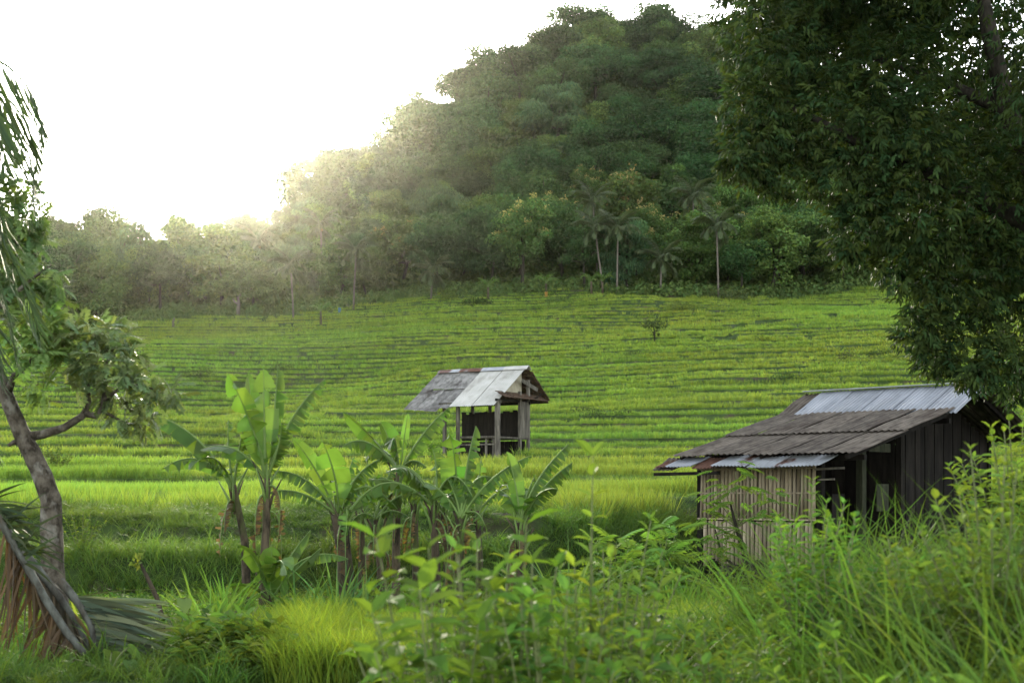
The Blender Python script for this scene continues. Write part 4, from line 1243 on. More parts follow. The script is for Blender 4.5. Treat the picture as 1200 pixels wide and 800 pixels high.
# ------------------------------------------------------------------ leaning tree on the left, with pinnate leaves
def pinnate_template(pairs=6, ll=.36, lw=.15, seed=0):
    """A compound leaf of unit length along x: leaflets in pairs and one at the tip, drooping a little."""
    V, Fc = [], []
    def leaflet(o, ang, L, W, drop):
        k = len(V); c, s = math.cos(ang), math.sin(ang)
        for (x, y, z) in ((0, 0, 0), (.45, .5, .03), (1, 0, -.12), (.45, -.5, .03)):
            V.append((o[0] + c * x * L - s * y * W, o[1] + s * x * L + c * y * W, o[2] + z * L - drop * x * L))
        Fc.extend([(k, k + 1, k + 2), (k, k + 2, k + 3)])
    for i in range(pairs):
        t = .18 + .78 * i / (pairs - 1); z = .10 * t - .34 * t * t
        sc = .75 + .45 * math.sin(PI * (.25 + .6 * i / pairs))
        for s in (-1, 1):
            leaflet((t, 0, z), s * 1.05, ll * sc, lw * sc, .35)
    leaflet((1, 0, -.24), 0, ll, lw, .5)
    k = len(V)
    V.extend([(0, .008, 0), (0, -.008, 0), (.5, 0, -.035), (1, 0, -.24)]); Fc.extend([(k, k + 1, k + 2), (k + 1, k + 3, k + 2)])
    return np.array(V, float), np.array(Fc)
T_PINN = pinnate_template()
T_TREE = pinnate_template(4, .44, .27)

def canopy(mb, lobes, tmpl, L, W, col, rg, per_m2, droop=.4, out=.6, twigs=None, fill=.35, dv=.3):
    """Leaves over and inside ellipsoid lobes (centre, radii)."""
    for c, r in lobes:
        c = np.array(c, float); r = np.array(r, float)
        n = int(per_m2 * 4.2 * (r[0] * r[1] + r[1] * r[2] + r[0] * r[2]))
        d = rand_dirs(n, rg)
        rr = np.where(rg.random(n) < fill, rg.random(n) ** .5 * .85, .78 + .32 * rg.random(n))[:, None]
        wob = 1 + .45 * vnoise(d[:, 0] * 2.3 + c[0] * 5, d[:, 2] * 2.3 + d[:, 1] * 1.7, int(rg.integers(1000)))[:, None]
        p = c + d * r * rr * wob
        xd = unit(d * out + rand_dirs(n, rg) * .75 + np.array((0, 0, -droop)))
        up = unit(np.array((0, 0, 1.0)) + .55 * rand_dirs(n, rg) + .3 * d)
        place(mb, tmpl, p, xd, up, L * (.7 + .6 * rg.random(n)), W * (.7 + .6 * rg.random(n)), jitter_col(np.array(col) * (1 + .2 * rg.normal()), n, dv, .12, rg))

def left_tree():
    d = 17.0
    x0 = d * (66 - 600) / F
    O = np.array((x0, d, gz(x0, d)))
    t = thing("leaning_tree", "leaning grey barked tree with a bent side limb and small shiny paired leaves", "tree", tuple(O))
    L = lambda px, py, dd=0.0: pix(px, py, d + dd) - O
    rg = np.random.default_rng(21)
    mb = Mesh()
    tp = np.array([L(72, 742), L(63, 680), L(60, 620), L(60, 585), L(50, 558), L(37, 530), L(24, 505), L(12, 475), L(-2, 440), L(-22, 380), L(-30, 300), L(-20, 240)])
    k = 34; tp = np.stack([np.interp(np.linspace(0, 11, k), np.arange(12), tp[:, i]) for i in range(3)], 1)
    mb.tube(tp, np.interp(np.linspace(0, 1, k), [0, .25, .5, .75, 1], [.150, .125, .108, .080, .045]), 12, bump=.12, seed=1)
    mb.tube([L(58, 598) + np.array((0, -.05, 0)), L(69, 588) + np.array((0, -.06, 0))], [.09, .05], 8, bump=.2)
    mb.tube([L(24, 518), L(16, 518), L(10, 522)], [.045, .03, .02], 6)
    link("trunk", mb.build("trunk", M['bark']), t)
    mb = Mesh()
    mb.tube([L(30, 512), L(50, 509), L(75, 501, .05), L(97, 487, .1), L(104, 474, .1), L(103, 452, .15), L(97, 425, .2), L(100, 395, .2)], [.060, .052, .046, .042, .035, .024, .017, .010], 9, bump=.12)
    mb.tube([L(100, 484, .1), L(112, 487, 0), L(120, 478, 0), L(123, 455, 0), L(125, 425, 0), L(140, 395, .1)], [.045, .04, .034, .026, .018, .01], 8, bump=.12)
    mb.tube([L(121, 470, 0), L(140, 455, -.2), L(165, 450, -.3), L(195, 462, -.3)], [.026, .02, .014, .007], 6)
    mb.tube([L(118, 480, 0), L(140, 492, .2), L(165, 500, .3)], [.022, .015, .008], 6)
    link("limb", mb.build("limb", M['bark']), t)
    mb = Mesh()
    mb.tube([L(8, 462), L(17, 440, -.1), L(35, 425, -.2), L(48, 410, -.3), L(52, 385, -.3)], [.055, .038, .028, .02, .01], 8, bump=.12)
    mb.tube([L(17, 445, 0), L(30, 455, -.2), L(45, 450, -.3)], [.02, .014, .008], 6)
    mb.tube([L(-20, 380), L(10, 350, -.2), L(40, 325, -.3), L(60, 310, -.3)], [.04, .03, .02, .01], 7)
    link("branch", mb.build("branch", M['bark']), t)
    px = d / F
    def lob(lst): return [(L(a, b, dd), (ra * px, ra * px * .8, rb * px)) for a, b, ra, rb, dd in lst]
    mb = Mesh()
    low = lob([(108, 390, 36, 14, 0), (85, 412, 24, 24, .1), (135, 398, 28, 18, .2), (128, 425, 34, 20, -.2), (160, 440, 28, 14, -.3), (188, 457, 24, 13, -.3), (203, 464, 11, 8, -.3),
               (152, 482, 26, 14, .2), (168, 497, 16, 10, .3), (108, 445, 26, 16, .1), (126, 462, 18, 12, 0), (176, 480, 14, 9, .3)])
    canopy(mb, low, T_TREE, .145, .145, (.092, .128, .048), rg, 80, .12, fill=.3)
    link("crown", mb.build("crown", M['rain']), t)
    mb = Mesh()
    mid = lob([(45, 378, 18, 22, -.3), (58, 392, 16, 18, -.3), (28, 400, 22, 18, -.3), (50, 415, 18, 14, -.4), (20, 385, 20, 20, -.2), (44, 450, 13, 12, -.3), (56, 462, 10, 9, -.3), (70, 400, 14, 18, 0)])
    canopy(mb, mid, T_TREE, .155, .155, (.092, .150, .036), rg, 80, .15, fill=.3)
    up = lob([(12, 300, 22, 40, .2), (35, 290, 14, 25, .2), (22, 250, 24, 30, .2), (40, 262, 12, 22, .3), (54, 325, 17, 16, -.2), (66, 340, 10, 12, -.2), (20, 340, 25, 20, -.1), (8, 215, 20, 22, .2), (-30, 300, 40, 80, .3), (-40, 390, 40, 40, .3)])
    canopy(mb, up, T_TREE, .16, .16, (.060, .102, .028), rg, 80, .2, fill=.35)
    link("crown", mb.build("crown", M['rain']), t, label="brighter upper part of the crown")
left_tree()

# ------------------------------------------------------------------ palm at the left edge, its fronds hanging into view
def edge_palm():
    d = 13.5
    xb = d * (-165 - 600) / F
    t = thing("feather_palm", "tall palm at the left edge with long thin fronds hanging down against the white sky", "palm", (xb, d, gz(xb, d)))
    O = np.array((xb, d, gz(xb, d)))
    top = pix(-150, 100, d) - O
    mb = Mesh(); mb.tube([(0, 0, -.3), top * .5 + np.array((.1, 0, 0)), top], [.2, .16, .14], 10, bump=.08)
    link("trunk", mb.build("trunk", M['pbark']), t)
    rg = np.random.default_rng(31)
    # two kinds of frond, each bent as it hangs: (length, droop, rise)
    for k, (az, ri, dr, Lf, sc) in enumerate([(-5, .75, 2.3, 2.3, 1), (18, .35, 2.2, 2.3, 1), (-30, .45, 2.0, 2.4, 1), (8, -.2, 1.5, 2.2, 1), (38, .7, 2.4, 2.3, 1), (-18, -.55, 1.0, 2.3, 1), (25, -.75, .8, 2.6, 1), (-45, 0, 1.7, 2.3, 1),
                                              (2, -.95, .55, 3.1, 1), (10, -.80, .60, 3.0, 1), (-14, -.70, .75, 2.9, 1), (28, -1.0, .45, 3.4, 1), (-26, -1.02, .40, 3.3, 1), (16, -1.12, .30, 3.7, 1), (90, .6, 2.0, 2.2, 1), (150, .5, 2, 2.2, 1), (200, .7, 2, 2.2, 1), (250, .4, 2, 2.2, 1), (300, .6, 2, 2.2, 1)]):
        me = frond_mesh("frond", Lf, dr, 36, .74, .030, (.032, .054, .018), 700 + k, ri, 1.3, vee=.2, skip=.12)
        f = link("frond", me, t, tuple(top)); f.rotation_euler = (rg.normal(0, .15), 0, R(az))
edge_palm()

# ------------------------------------------------------------------ old fallen fronds, bottom left
def spine_frond(name, label, d, pts, leaf_l, leaf_w, n, col, mat, side_dirs, seed, r=(.05, .012), hang=.5, cat="palm frond", spread=.25, curl=.0, t0=.15, wob=.2):
    """A fallen frond: stalk along picture points, long leaflets in the given picture directions."""
    rg = np.random.default_rng(seed)
    P = np.array([pix(*p[:2], d + (p[2] if len(p) > 2 else 0)) for p in pts])
    k = 16
    P = np.stack([np.interp(np.linspace(0, len(pts) - 1, k), np.arange(len(pts)), P[:, i]) for i in range(3)], 1)
    O = P[-1].copy(); O[2] = gz(O[0], O[1])
    t = thing(name, label, cat, tuple(O))
    mb = Mesh(); mb.tube(P - O, np.linspace(r[0], r[1], k), 8, bump=.15, seed=seed)
    link("stalk", mb.build("stalk", M['oldstalk']), t)
    for (dx, dy, dz), sgn in side_dirs:
        m = n
        tt = t0 + (1 - t0) * np.sort(rg.random(m))
        q = np.stack([np.interp(tt * (k - 1), np.arange(k), P[:, i]) for i in range(3)], 1) - O
        mb = Mesh()
        S = 6
        dirs = unit(np.array((dx, dz, dy)) + spread * rg.normal(size=(m, 3)))
        LL = leaf_l * (.6 + .6 * rg.random(m)); WW = leaf_w * (.7 + .6 * rg.random(m))
        cols = jitter_col(col, m, .35, .10, rg)
        wd = unit(np.cross(dirs, unit(np.array((0, 1, 0.0)) + .8 * rg.normal(size=(m, 3)))))
        rows = []; p = q.copy(); dd = dirs.copy()
        for s in range(S + 1):
            w = WW * (.6 + .4 * min(1, s)) * (1 - (s / S) ** 2.5) * .5 + .001
            rows += [p - wd * w[:, None], p + wd * w[:, None]]
            dd = unit(dd + np.array((0, 0, -hang / S)) + wob / S * rg.normal(size=(m, 3)))
            p = p + dd * (LL / S)[:, None]
        V = np.stack(rows, 1).reshape(-1, 3); kk = 2 * (S + 1)
        off = np.arange(m) * kk
        fa = np.concatenate([np.stack([off + 2 * s, off + 2 * s + 1, off + 2 * s + 3, off + 2 * s + 2], 1) for s in range(S)])
        V[:, 2] = np.maximum(V[:, 2], ground_z(V[:, 0] + O[0], V[:, 1] + O[1]) - O[2] + .01)
        mb.add(V, fa, np.repeat(cols, kk, 0))
        o = link("leaflet_fringe", mb.build("leaflet_fringe", M[mat]), t); o["kind"] = "stuff"
    return t
M['oldstalk'] = rough_mat("bleached_frond_stalk", (.030, .027, .021), (.082, .084, .070), 9, .85, .5, (1, 1, .5), c3=(.06, .045, .03), s3=3)
spine_frond("dead_frond", "bleached dead palm frond hanging head down with brown leaflets under it", 13.2, [(-12, 585), (8, 622), (30, 660), (52, 700), (78, 740), (104, 772)],
            1.0, .026, 60, (.058, .036, .017), 'dry', [((.10, -.9, .1), 1), ((-.25, -.9, -.1), 1)], 41, (.046, .036), .5)
spine_frond("dead_frond", "sheaf of grey withered leaflets pressed against the leaning tree's foot", 13.6, [(20, 640), (45, 668), (70, 700), (92, 735), (108, 770)],
            .60, .022, 100, (.062, .048, .028), 'dry', [((.5, -.85, .1), 1), ((.28, -.95, -.2), 1)], 42, (.05, .03), .4, spread=.12)
spine_frond("fallen_frond", "dark green palm frond fanned upward at the left edge above the dead one", 12.8, [(-22, 575), (0, 605), (14, 632), (30, 660)],
            .50, .030, 13, (.022, .033, .014), 'palm', [((.75, .5, -.1), 1), ((.97, .12, -.2), 1), ((1, -.2, 0), 1)], 43, (.03, .02), .5, t0=.1)
spine_frond("fallen_frond", "grey green palm frond lying folded on the ground with its leaflets pointing right", 13.4, [(70, 680), (92, 706), (108, 735), (114, 772)],
            0.85, .048, 52, (.075, .092, .056), 'palm', [((1, .10, -.1), 1), ((1, -.05, -.2), 1)], 44, (.045, .03), .30, spread=.10, t0=.25, wob=.1)
# thin crooked stick
d = 15.5
O = pix(191, 750, d); O[2] = gz(O[0], O[1])
mb = Mesh(); mb.tube([pix(191, 760, d) - O, pix(190, 725, d) - O, pix(184, 700, d) - O, pix(172, 675, d) - O, pix(163, 657, d) - O], [.034, .030, .028, .022, .014], 8, bump=.2)
st = thing("crooked_stick", "thin crooked brown stick standing in the grass right of the fallen fronds", "stick", tuple(O))
link("stem", mb.build("stem", M['bstem']), st)
mb = Mesh(); n = 14
place(mb, T_LEAF, np.tile(pix(163, 655, d) - O, (n, 1)) + RNG.normal(0, .03, (n, 3)), unit(rand_dirs(n) + np.array((0, 0, .3))), rand_dirs(n), .10, .05, jitter_col((.10, .14, .03), n))
link("sprout", mb.build("sprout", M['shrub']), st)

# ------------------------------------------------------------------ mango tree on the right
def twig_template(n=8, seed=0):
    """Leaves set along a short twig, hanging forward and down at uneven angles; unit is one leaf length."""
    rg = np.random.default_rng(seed); V, Fs3, Fs4 = [], [], []
    for i in range(n):
        o = np.array((-1.1 + 1.5 * (i + rg.random() * .8) / n, 0, -.02 * i))
        az = (1 if i % 2 else -1) * (.35 + .75 * rg.random()) * (1 - .5 * i / n); el = -.25 - .75 * rg.random() + (.5 if rg.random() < .2 else 0)
        x = np.array((math.cos(az) * math.cos(el), math.sin(az) * math.cos(el), math.sin(el)))
        up = unit(np.array((0, 0, 1.0)) + .5 * rg.normal(size=3))
        yv = unit(np.cross(up, x)); z = np.cross(x, yv)
        L = .65 + .6 * rg.random(); W = .27 * (.8 + .4 * rg.random())
        k = len(V)
        for (a1, b1, c1) in ((0, 0, 0), (.30, .5, .02), (.30, -.5, .02), (.65, .42, -.06), (.65, -.42, -.06), (1, 0, -.22)):
            V.append(o + x * a1 * L + yv * b1 * W + z * c1 * L)
        Fs3 += [(k, k + 2, k + 1), (k + 3, k + 4, k + 5)]; Fs4 += [(k + 1, k + 2, k + 4, k + 3)]
    return np.array(V), [np.array(Fs3), np.array(Fs4)]

def mango():
    d0 = 17.5
    xb = d0 * (1330 - 600) / F
    O = np.array((xb, d0, gz(xb, d0)))
    t = thing("mango_tree", "huge dark leaved mango tree overhanging the wooden hut's roof", "tree", tuple(O))
    L = lambda px, py, dd=0.0: pix(px, py, d0 + dd) - O
    rg = np.random.default_rng(51)
    mb = Mesh()
    mb.tube([L(1330, 760), L(1320, 640), L(1300, 480), L(1285, 330), L(1270, 150), L(1260, 0)], [.42, .34, .30, .26, .20, .12], 14, bump=.1)
    link("trunk", mb.build("trunk", M['dbark']), t)
    for pts, rr in (([L(1290, 380), L(1235, 250), L(1180, 130), L(1160, 40), L(1140, -60)], [.2, .16, .12, .10, .05]),
                    ([L(1285, 330), L(1200, 260, -.5), L(1110, 215, -.8), L(1010, 170, -.9), L(920, 120, -.8)], [.18, .13, .09, .06, .03]),
                    ([L(1180, 130), L(1090, 90, .5), L(1000, 60, .6)], [.09, .06, .03]),
                    ([L(1290, 400), L(1240, 360, .3), L(1170, 355, .2), L(1110, 380, 0)], [.10, .06, .04, .02]),
                    ([L(1270, 180), L(1340, 60, .4), L(1400, -20, .6)], [.15, .1, .05])):
        m2 = Mesh(); m2.tube(pts, rr, 9, bump=.12); link("limb", m2.build("limb", M['dbark']), t)
    px = d0 / F
    lobes = [  # column, row, radius in picture units, offset in depth, density
        (905, 62, 58, -.6, 1), (882, 120, 42, -.8, 1), (880, 178, 38, -.8, 1), (915, 150, 50, -.6, 1), (935, 200, 34, -.7, 1), (870, 190, 26, -1.0, 1), (905, 212, 22, -.8, 1), (958, 75, 60, .2, 1),
        (985, 140, 62, -.9, 1), (1000, 210, 46, -1.0, 1), (1010, 262, 42, -1.0, 1), (995, 290, 20, -1.0, 1), (1035, 20, 55, .6, .8), (1050, 90, 65, -.6, 1), (1062, 170, 66, -1.1, 1), (1075, 250, 62, -1.0, 1),
        (1062, 305, 40, -.9, 1), (1085, 340, 36, -.8, 1), (1075, 388, 30, -1.0, 1), (1095, 418, 26, -1.0, 1), (1130, 320, 62, -.6, 1), (1128, 395, 46, -.7, 1), (1140, 438, 24, -1.1, 1), (1170, 425, 34, -.9, 1),
        (1150, 225, 75, -.6, 1), (1115, 60, 42, .4, .55), (1205, 330, 66, -.2, 1), (1195, 165, 66, .2, .9), (1190, 60, 50, .9, .30), (1140, 0, 45, .8, .28), (1095, -30, 55, .5, .8), (1225, 420, 44, .2, 1), (1196, 452, 30, .4, 1),
        (990, -40, 70, .3, 1), (920, -20, 62, -.2, 1), (1250, 90, 70, .6, .6), (1270, 250, 85, .4, .9), (1320, 380, 70, .8, .9), (1210, -70, 80, .8, .6), (1340, 60, 110, 1, .7), (1400, 220, 110, 1.2, .8), (1110, -120, 110, .5, .8),
        (1230, -200, 120, .9, .7), (1360, -120, 120, 1.2, .7), (1300, 160, 80, -1.4, .7), (1400, 350, 80, 1.0, .8), (1000, -150, 120, -1.5, .6), (1150, -160, 130, -2.5, .6), (1300, 60, 110, -2.6, .7), (1330, 260, 90, -2.0, .7), (1120, 120, 55, 3.2, 1.2), (1185, 105, 42, 3.2, 1.1), (880, 10, 50, 1.5, 1.2), (940, -10, 60, 2.0, 1.2), (1010, 10, 60, 3.0, 1.2), (950, 30, 60, 1.3, 1.2), (900, 60, 55, 1.0, 1.1), (1000, -10, 70, 2.4, 1.2), (1080, 20, 70, 2.8, 1.1), (1160, 0, 60, 2.8, .6), (1190, 180, 80, 3.0, 1), (1050, 30, 70, 1.8, .9), (1150, 60, 50, 2.0, .6), (1200, 250, 70, 1.8, .9), (1180, 130, 60, 2.3, .8), (1235, 215, 70, 2.3, .8), (1230, 300, 60, 2.0, .8), (1160, 300, 50, 1.6, .8), (1000, 120, 60, 1.2, .8), (1090, 160, 80, 1.4, .8), (1100, 290, 60, 1.2, .8)]
    T = [twig_template(8, s) for s in range(6)]
    mb = Mesh()
    for (a, b, r, dd, den) in lobes:
        c = L(a, b, dd); rm = r * px
        n = int(rm * rm * 4 * PI * 68 * den) + 10
        dv = rand_dirs(n, rg)
        rr = np.where(rg.random(n) < .28, rg.random(n) ** .5 * .8, .80 + .26 * rg.random(n))[:, None]
        wob = 1 + .4 * vnoise(dv[:, 0] * 2.5 + a, dv[:, 2] * 2.5 + dv[:, 1] * 2, int(a + b))[:, None]
        p = c + dv * rm * np.array((1, .95, 1)) * rr * wob
        xd = unit(dv * np.array((1, 1, .7)) + np.array((0, 0, -.15)) + .6 * rand_dirs(n, rg))
        col = jitter_col((.024, .041, .012), n, .45, .18, rg)
        young = rg.random(n) < .03
        col[young] = jitter_col((.040, .060, .014), int(young.sum()), .2, .1, rg)
        which = rg.integers(0, len(T), n)
        for k, tm in enumerate(T):
            m = which == k
            if m.any():
                place(mb, tm, p[m], xd[m], unit(.45 * rand_dirs(int(m.sum()), rg) + np.array((0, 0, 1.0))), .096 * (.75 + .5 * rg.random(int(m.sum()))), .108 * (.8 + .4 * rg.random(int(m.sum()))), col[m])
    link("crown", mb.build("crown", M['mango']), t)
mango()
# ------------------------------------------------------------------ near ground: tall grass, weeds, a small patch of rice
def rice_plot(x, y):
    px = 600 + F * x / y
    e = .5 * vnoise(x / .9, y / .9, 455)
    a = (px > 322 + 40 * e) & (px < 520 + 60 * e) & (y > 11.9) & (y < 16.9 + e)
    b = (px > 760 + 40 * e) & (px < 930 + 40 * e) & (y > 12.6) & (y < 17.4 + e)
    return a | b

def in_clear(x, y):
    px = 600 + F * x / y
    return rice_plot(x, y) | ((px < 205) & (y > 11.8) & (y < 14.4)) | ((px > 290) & (px < 530) & (y > 8) & (y < 11.9))

def tall_grass():
    tufts = [blade_tuft(15, .10, 1.05, .016, 1.25, (.054, .092, .017), 400 + k, 7, .3, .25, .35) for k in range(5)]
    tufts += [blade_tuft(26, .16, .55, .012, 1.3, (.056, .096, .018), 410 + k, 5, .3, .3, .35) for k in range(4)]
    rg = np.random.default_rng(12)
    n = 15000
    y = 3.6 + 11.5 * rg.random(n) ** .8; x = (rg.random(n) * 2 - 1) * (.42 * y + .8)
    px = 600 + F * x / y
    right = ss(860, 1010, px)
    mid = ss(450, 560, px)
    keep = rg.random(n) < np.where(y < 10, .10 + .20 * mid + .30 * right, np.where(px < 430, .22, .40))
    keep &= ~in_clear(x, y)
    keep &= ~((px < 520) & (y < 11.5))
    x, y, right, px, mid = x[keep], y[keep], right[keep], px[keep], mid[keep]
    big = rg.random(len(x)) < np.where(y < 10.5, .12 + .16 * mid + .22 * right, .02)
    v = np.where(big, rg.integers(0, 5, len(x)), 5 + rg.integers(0, 4, len(x)))
    s = (.70 + .45 * rg.random(len(x))) * (1 + .4 * vnoise(x / .6, y / .6, 401)) * np.where(big, .88, 1) * np.where((px < 430) & (y > 10), .65, 1)
    t = .80 + .5 * rg.random(len(x)); yl = .98 + .45 * vnoise(x / 1.2, y / 1.2, 402)
    scatter("tall_grass", M['grass'], tufts, np.stack([x, y, ground_z(x, y)], 1), v, zrot(len(x), .12), np.stack([s, s, s], 1),
            np.clip(np.stack([t * yl, t, t], 1), .3, 1.8), "long arching green grass close to the road side")
tall_grass()

def weeds():
    tufts = []
    for k in range(6):
        rg = np.random.default_rng(430 + k); mb = Mesh()
        ns = 7
        for s in range(ns):
            a = rg.random() * 6.28; h = .16 + .22 * rg.random(); o = np.array((math.cos(a), math.sin(a), 0)) * .10 * rg.random()
            top = o + np.array((math.cos(a) * .10, math.sin(a) * .10, h))
            m = 9
            tt = .3 + .7 * rg.random(m)
            q = o + (top - o) * tt[:, None]
            az = rg.random(m) * 6.28
            xd = np.stack([np.cos(az), np.sin(az), .25 + .3 * rg.normal(size=m)], 1)
            sz = (.075, .10, .06, .085, .11, .05)[k]
            place(mb, T_LANCE if k % 2 else T_LEAF, q, xd, np.tile((0, 0, 1.0), (m, 1)) + .4 * rand_dirs(m, rg), sz * (.7 + .6 * rg.random(m)), sz * (.4, .5, .6, .35, .45, .6)[k], jitter_col((.070, .115, .020), m, .35, .18, rg))
        tufts.append(mb)
    rg = np.random.default_rng(13)
    n = 22000
    y = 4.0 + 22 * rg.random(n) ** .9; x = (rg.random(n) * 2 - 1) * (.42 * y + .8)
    px = 600 + F * x / y; yb = bank_y(x)
    cl = vnoise(x / 1.1, y / 1.1, 440)
    keep = (rg.random(n) < np.where(y > 13, .60, .42) + .9 * cl) & (y < yb + .25)
    keep &= ~((px < 520) & (y < 12)) & ~in_clear(x, y)
    hx, hy = x - 5.5, y - 29.0
    keep &= ~((np.abs(.707 * hx - .707 * hy) < 2.0) & (np.abs(.707 * hx + .707 * hy) < 3.5))
    x, y, px = x[keep], y[keep], px[keep]
    s = (.8 + .7 * rg.random(len(x))) * (1 + .5 * vnoise(x / .8, y / .8, 441)) * (1 - .32 * ss(13, 15, y))
    t = .75 + .55 * rg.random(len(x)); yl = 1 + .5 * vnoise(x / 1.5, y / 1.5, 442)
    scatter("weeds", M['weed'], tufts, np.stack([x, y, ground_z(x, y) - .02], 1), rg.integers(0, 6, len(x)), zrot(len(x), .15), np.stack([s, s, s], 1),
            np.clip(np.stack([t * yl, t, t], 1), .3, 1.8), "mixed low leafy weeds covering the ground in front of the terraces")
weeds()

def rice_patch():
    tufts = [blade_tuft(24, .13, .52, .011, .8, (.105, .165, .018), 450 + k, 4, .25, .12, .2) for k in range(3)]
    rg = np.random.default_rng(14)
    P = []
    n = 9000
    x = rg.uniform(-3.2, 4.6, n); y = rg.uniform(11.7, 18.4, n)
    k = rice_plot(x, y)
    x, y = x[k], y[k]
    s = (.8 + .35 * rg.random(len(x))) * (1 + .45 * vnoise(x / .5, y / .5, 456)); t = (.85 + .35 * rg.random(len(x))) * (1 + .3 * vnoise(x / .7, y / .7, 457))
    scatter("rice_patch", M['rice'], tufts, np.stack([x, y, ground_z(x, y)], 1), rg.integers(0, 3, len(x)), zrot(len(x), .05), np.stack([s, s, s], 1),
            np.stack([t * 1.08, t, t], 1), "bright young rice in two small plots close to the road side")
rice_patch()

# ------------------------------------------------------------------ shrubs and plants one by one
M['stalk'] = rough_mat("green_stalk", (.06, .075, .025), (.11, .12, .05), 9, .7, .2)

def shrub(name, label, cat, px, d, n_st, h, spread, n_leaf, tmpl, L, W, col, seed, base_r=.012, up=.6, group=None, single=False, dv=.3, lean=(0, 0), pair=True, start=.15, dh=.14):
    """Stems fanning from one foot with leaves along them; single=True gives every leaf its own object."""
    rg = np.random.default_rng(seed)
    x = d * (px - 600) / F
    O = np.array((x, d, gz(x, d)))
    t = thing(name, label, cat, tuple(O), group)
    sm = Mesh(); fm = Mesh()
    leafmesh = None
    if single:
        lm = Mesh(); place(lm, tmpl, np.zeros((1, 3)), np.array([(1, 0, 0.0)]), np.array([(0, 0, 1.0)]), 1.0, W / L, np.array(col)); leafmesh = lm.build("leaf", M['shrub'])
    for s in range(n_st):
        a = s * 2.399 + rg.random(); r = spread * math.sqrt((s + .5) / n_st)
        hh = h * (.65 + .4 * rg.random())
        e = np.array((math.cos(a) * r + lean[0], math.sin(a) * r + lean[1], hh * (1 - .25 * r / max(spread, .01))))
        m = e * np.array((.45, .45, .62)); foot = np.array((math.cos(a) * r * .2, math.sin(a) * r * .2, -.05))
        path = bez(foot, m, e, 7)
        sm.tube(path, np.linspace(base_r, base_r * .3, 7), 5)
        k = max(2, int(n_leaf * (.7 + .6 * rg.random())))
        tt = np.linspace(start, 1, k)
        q = np.stack([np.interp(tt * 6, np.arange(7), path[:, i]) for i in range(3)], 1)
        az = np.arange(k) * (2.2 if not pair else 1.57) + rg.random() * 6 + rg.normal(0, .4, k)
        if pair:
            q = np.repeat(q, 2, 0); az = np.repeat(az, 2) + np.tile((0, PI), k); k *= 2; tt = np.repeat(tt, 2)
        rise = up * (1 - tt * .2) + .30 * rg.normal(size=k) + np.where(tt > .92, .6, 0)
        xd = np.stack([np.cos(az), np.sin(az), rise], 1)
        nz = np.tile((0, 0, 1.0), (k, 1)) + .45 * rand_dirs(k, rg)
        LL = L * (.65 + .6 * rg.random(k)) * (1.05 - .35 * tt)
        if single:
            for i in range(k):
                xx = Vector(unit(xd[i])); yy = Vector(nz[i]).cross(xx).normalized(); zz = xx.cross(yy)
                o = link("leaf", leafmesh, t, tuple(q[i]))
                from mathutils import Matrix
                mt = Matrix((xx, yy, zz)).transposed()
                o.rotation_euler = mt.to_euler(); o.scale = (LL[i],) * 3
        else:
            place(fm, tmpl, q, xd, nz, LL, LL * W / L, jitter_col(col, k, dv, dh, rg))
    link("stem", sm.build("stem", M['stalk']), t)
    if not single:
        o = link("foliage", fm.build("foliage", M['shrub']), t); o["kind"] = "stuff"
    return t

BIG = (.078, .132, .022)
# the big leaved shrub close to the lens, and its neighbours
shrub("broad_leaved_shrub", "big leaved shrub leaning left over the small rice plot, very close and out of focus", "shrub", 520, 5.0, 9, 1.58, .30, 9, T_LANCE, .21, .084, BIG, 61, .009, .05, single=True, lean=(-.12, 0), start=.45)
shrub("broad_leaved_shrub", "big leaved shrub just right of the leaning one, its leaves hanging like tongues", "shrub", 604, 5.4, 9, 1.66, .22, 9, T_LANCE, .20, .080, (.075, .13, .02), 62, .009, -.15, single=True, start=.45)
shrub("tall_weed", "tallest pale green weed with pointed leaves rising in the near centre", "weed", 688, 5.6, 6, 1.78, .10, 16, T_LANCE, .13, .05, (0.098, 0.157, 0.026), 63, .008, .5, start=.3)
shrub("tall_weed", "slim weed with yellowing tip leaves between the two big leaved shrubs", "weed", 588, 7.2, 3, 1.52, .12, 11, T_LANCE, .13, .05, (0.102, 0.152, 0.026), 64, .008, .3, start=.4)
shrub("leafy_shrub", "dense shrub of reddish stems below the tallest pale weed", "shrub", 650, 5.2, 20, 1.52, .30, 16, T_LANCE, .11, .045, (0.078, 0.131, 0.026), 65, .008, .35, start=.25)
shrub("leafy_shrub", "round leaved shrub low in the near centre right of the tallest weed", "shrub", 745, 5.6, 18, 1.32, .32, 14, T_LANCE, .13, .060, (0.073, 0.131, 0.026), 66, .008, .2, start=.3)
shrub("leafy_shrub", "small shrub with a few yellow leaves below the small rice plot by the hut", "shrub", 850, 6.4, 16, 1.12, .32, 14, T_LANCE, .10, .045, (0.098, 0.142, 0.026), 67, .008, .3, start=.3)
shrub("leafy_shrub", "upright leafy shrub reaching in front of the bamboo wall's right end", "shrub", 945, 8.0, 22, 1.42, .30, 20, T_LANCE, .10, .042, (0.083, 0.147, 0.026), 68, .010, .35, start=.2)
shrub("leafy_shrub", "wide leafy shrub under the dark side of the hut", "shrub", 985, 7.4, 24, 1.20, .42, 20, T_LANCE, .09, .040, (0.063, 0.115, 0.023), 69, .010, .3, start=.2)
shrub("leafy_shrub", "yellow green shrub at the right edge with orange tinged leaves", "shrub", 1165, 6.2, 24, 1.35, .42, 20, T_LANCE, .10, .045, (0.078, 0.126, 0.026), 70, .010, .35, start=.2)
shrub("leafy_shrub", "tall leafy shrub at the right edge beneath the mango tree", "shrub", 1195, 9.0, 24, 1.75, .45, 22, T_LANCE, .11, .05, (0.098, 0.157, 0.026), 71, .010, .35, start=.2)
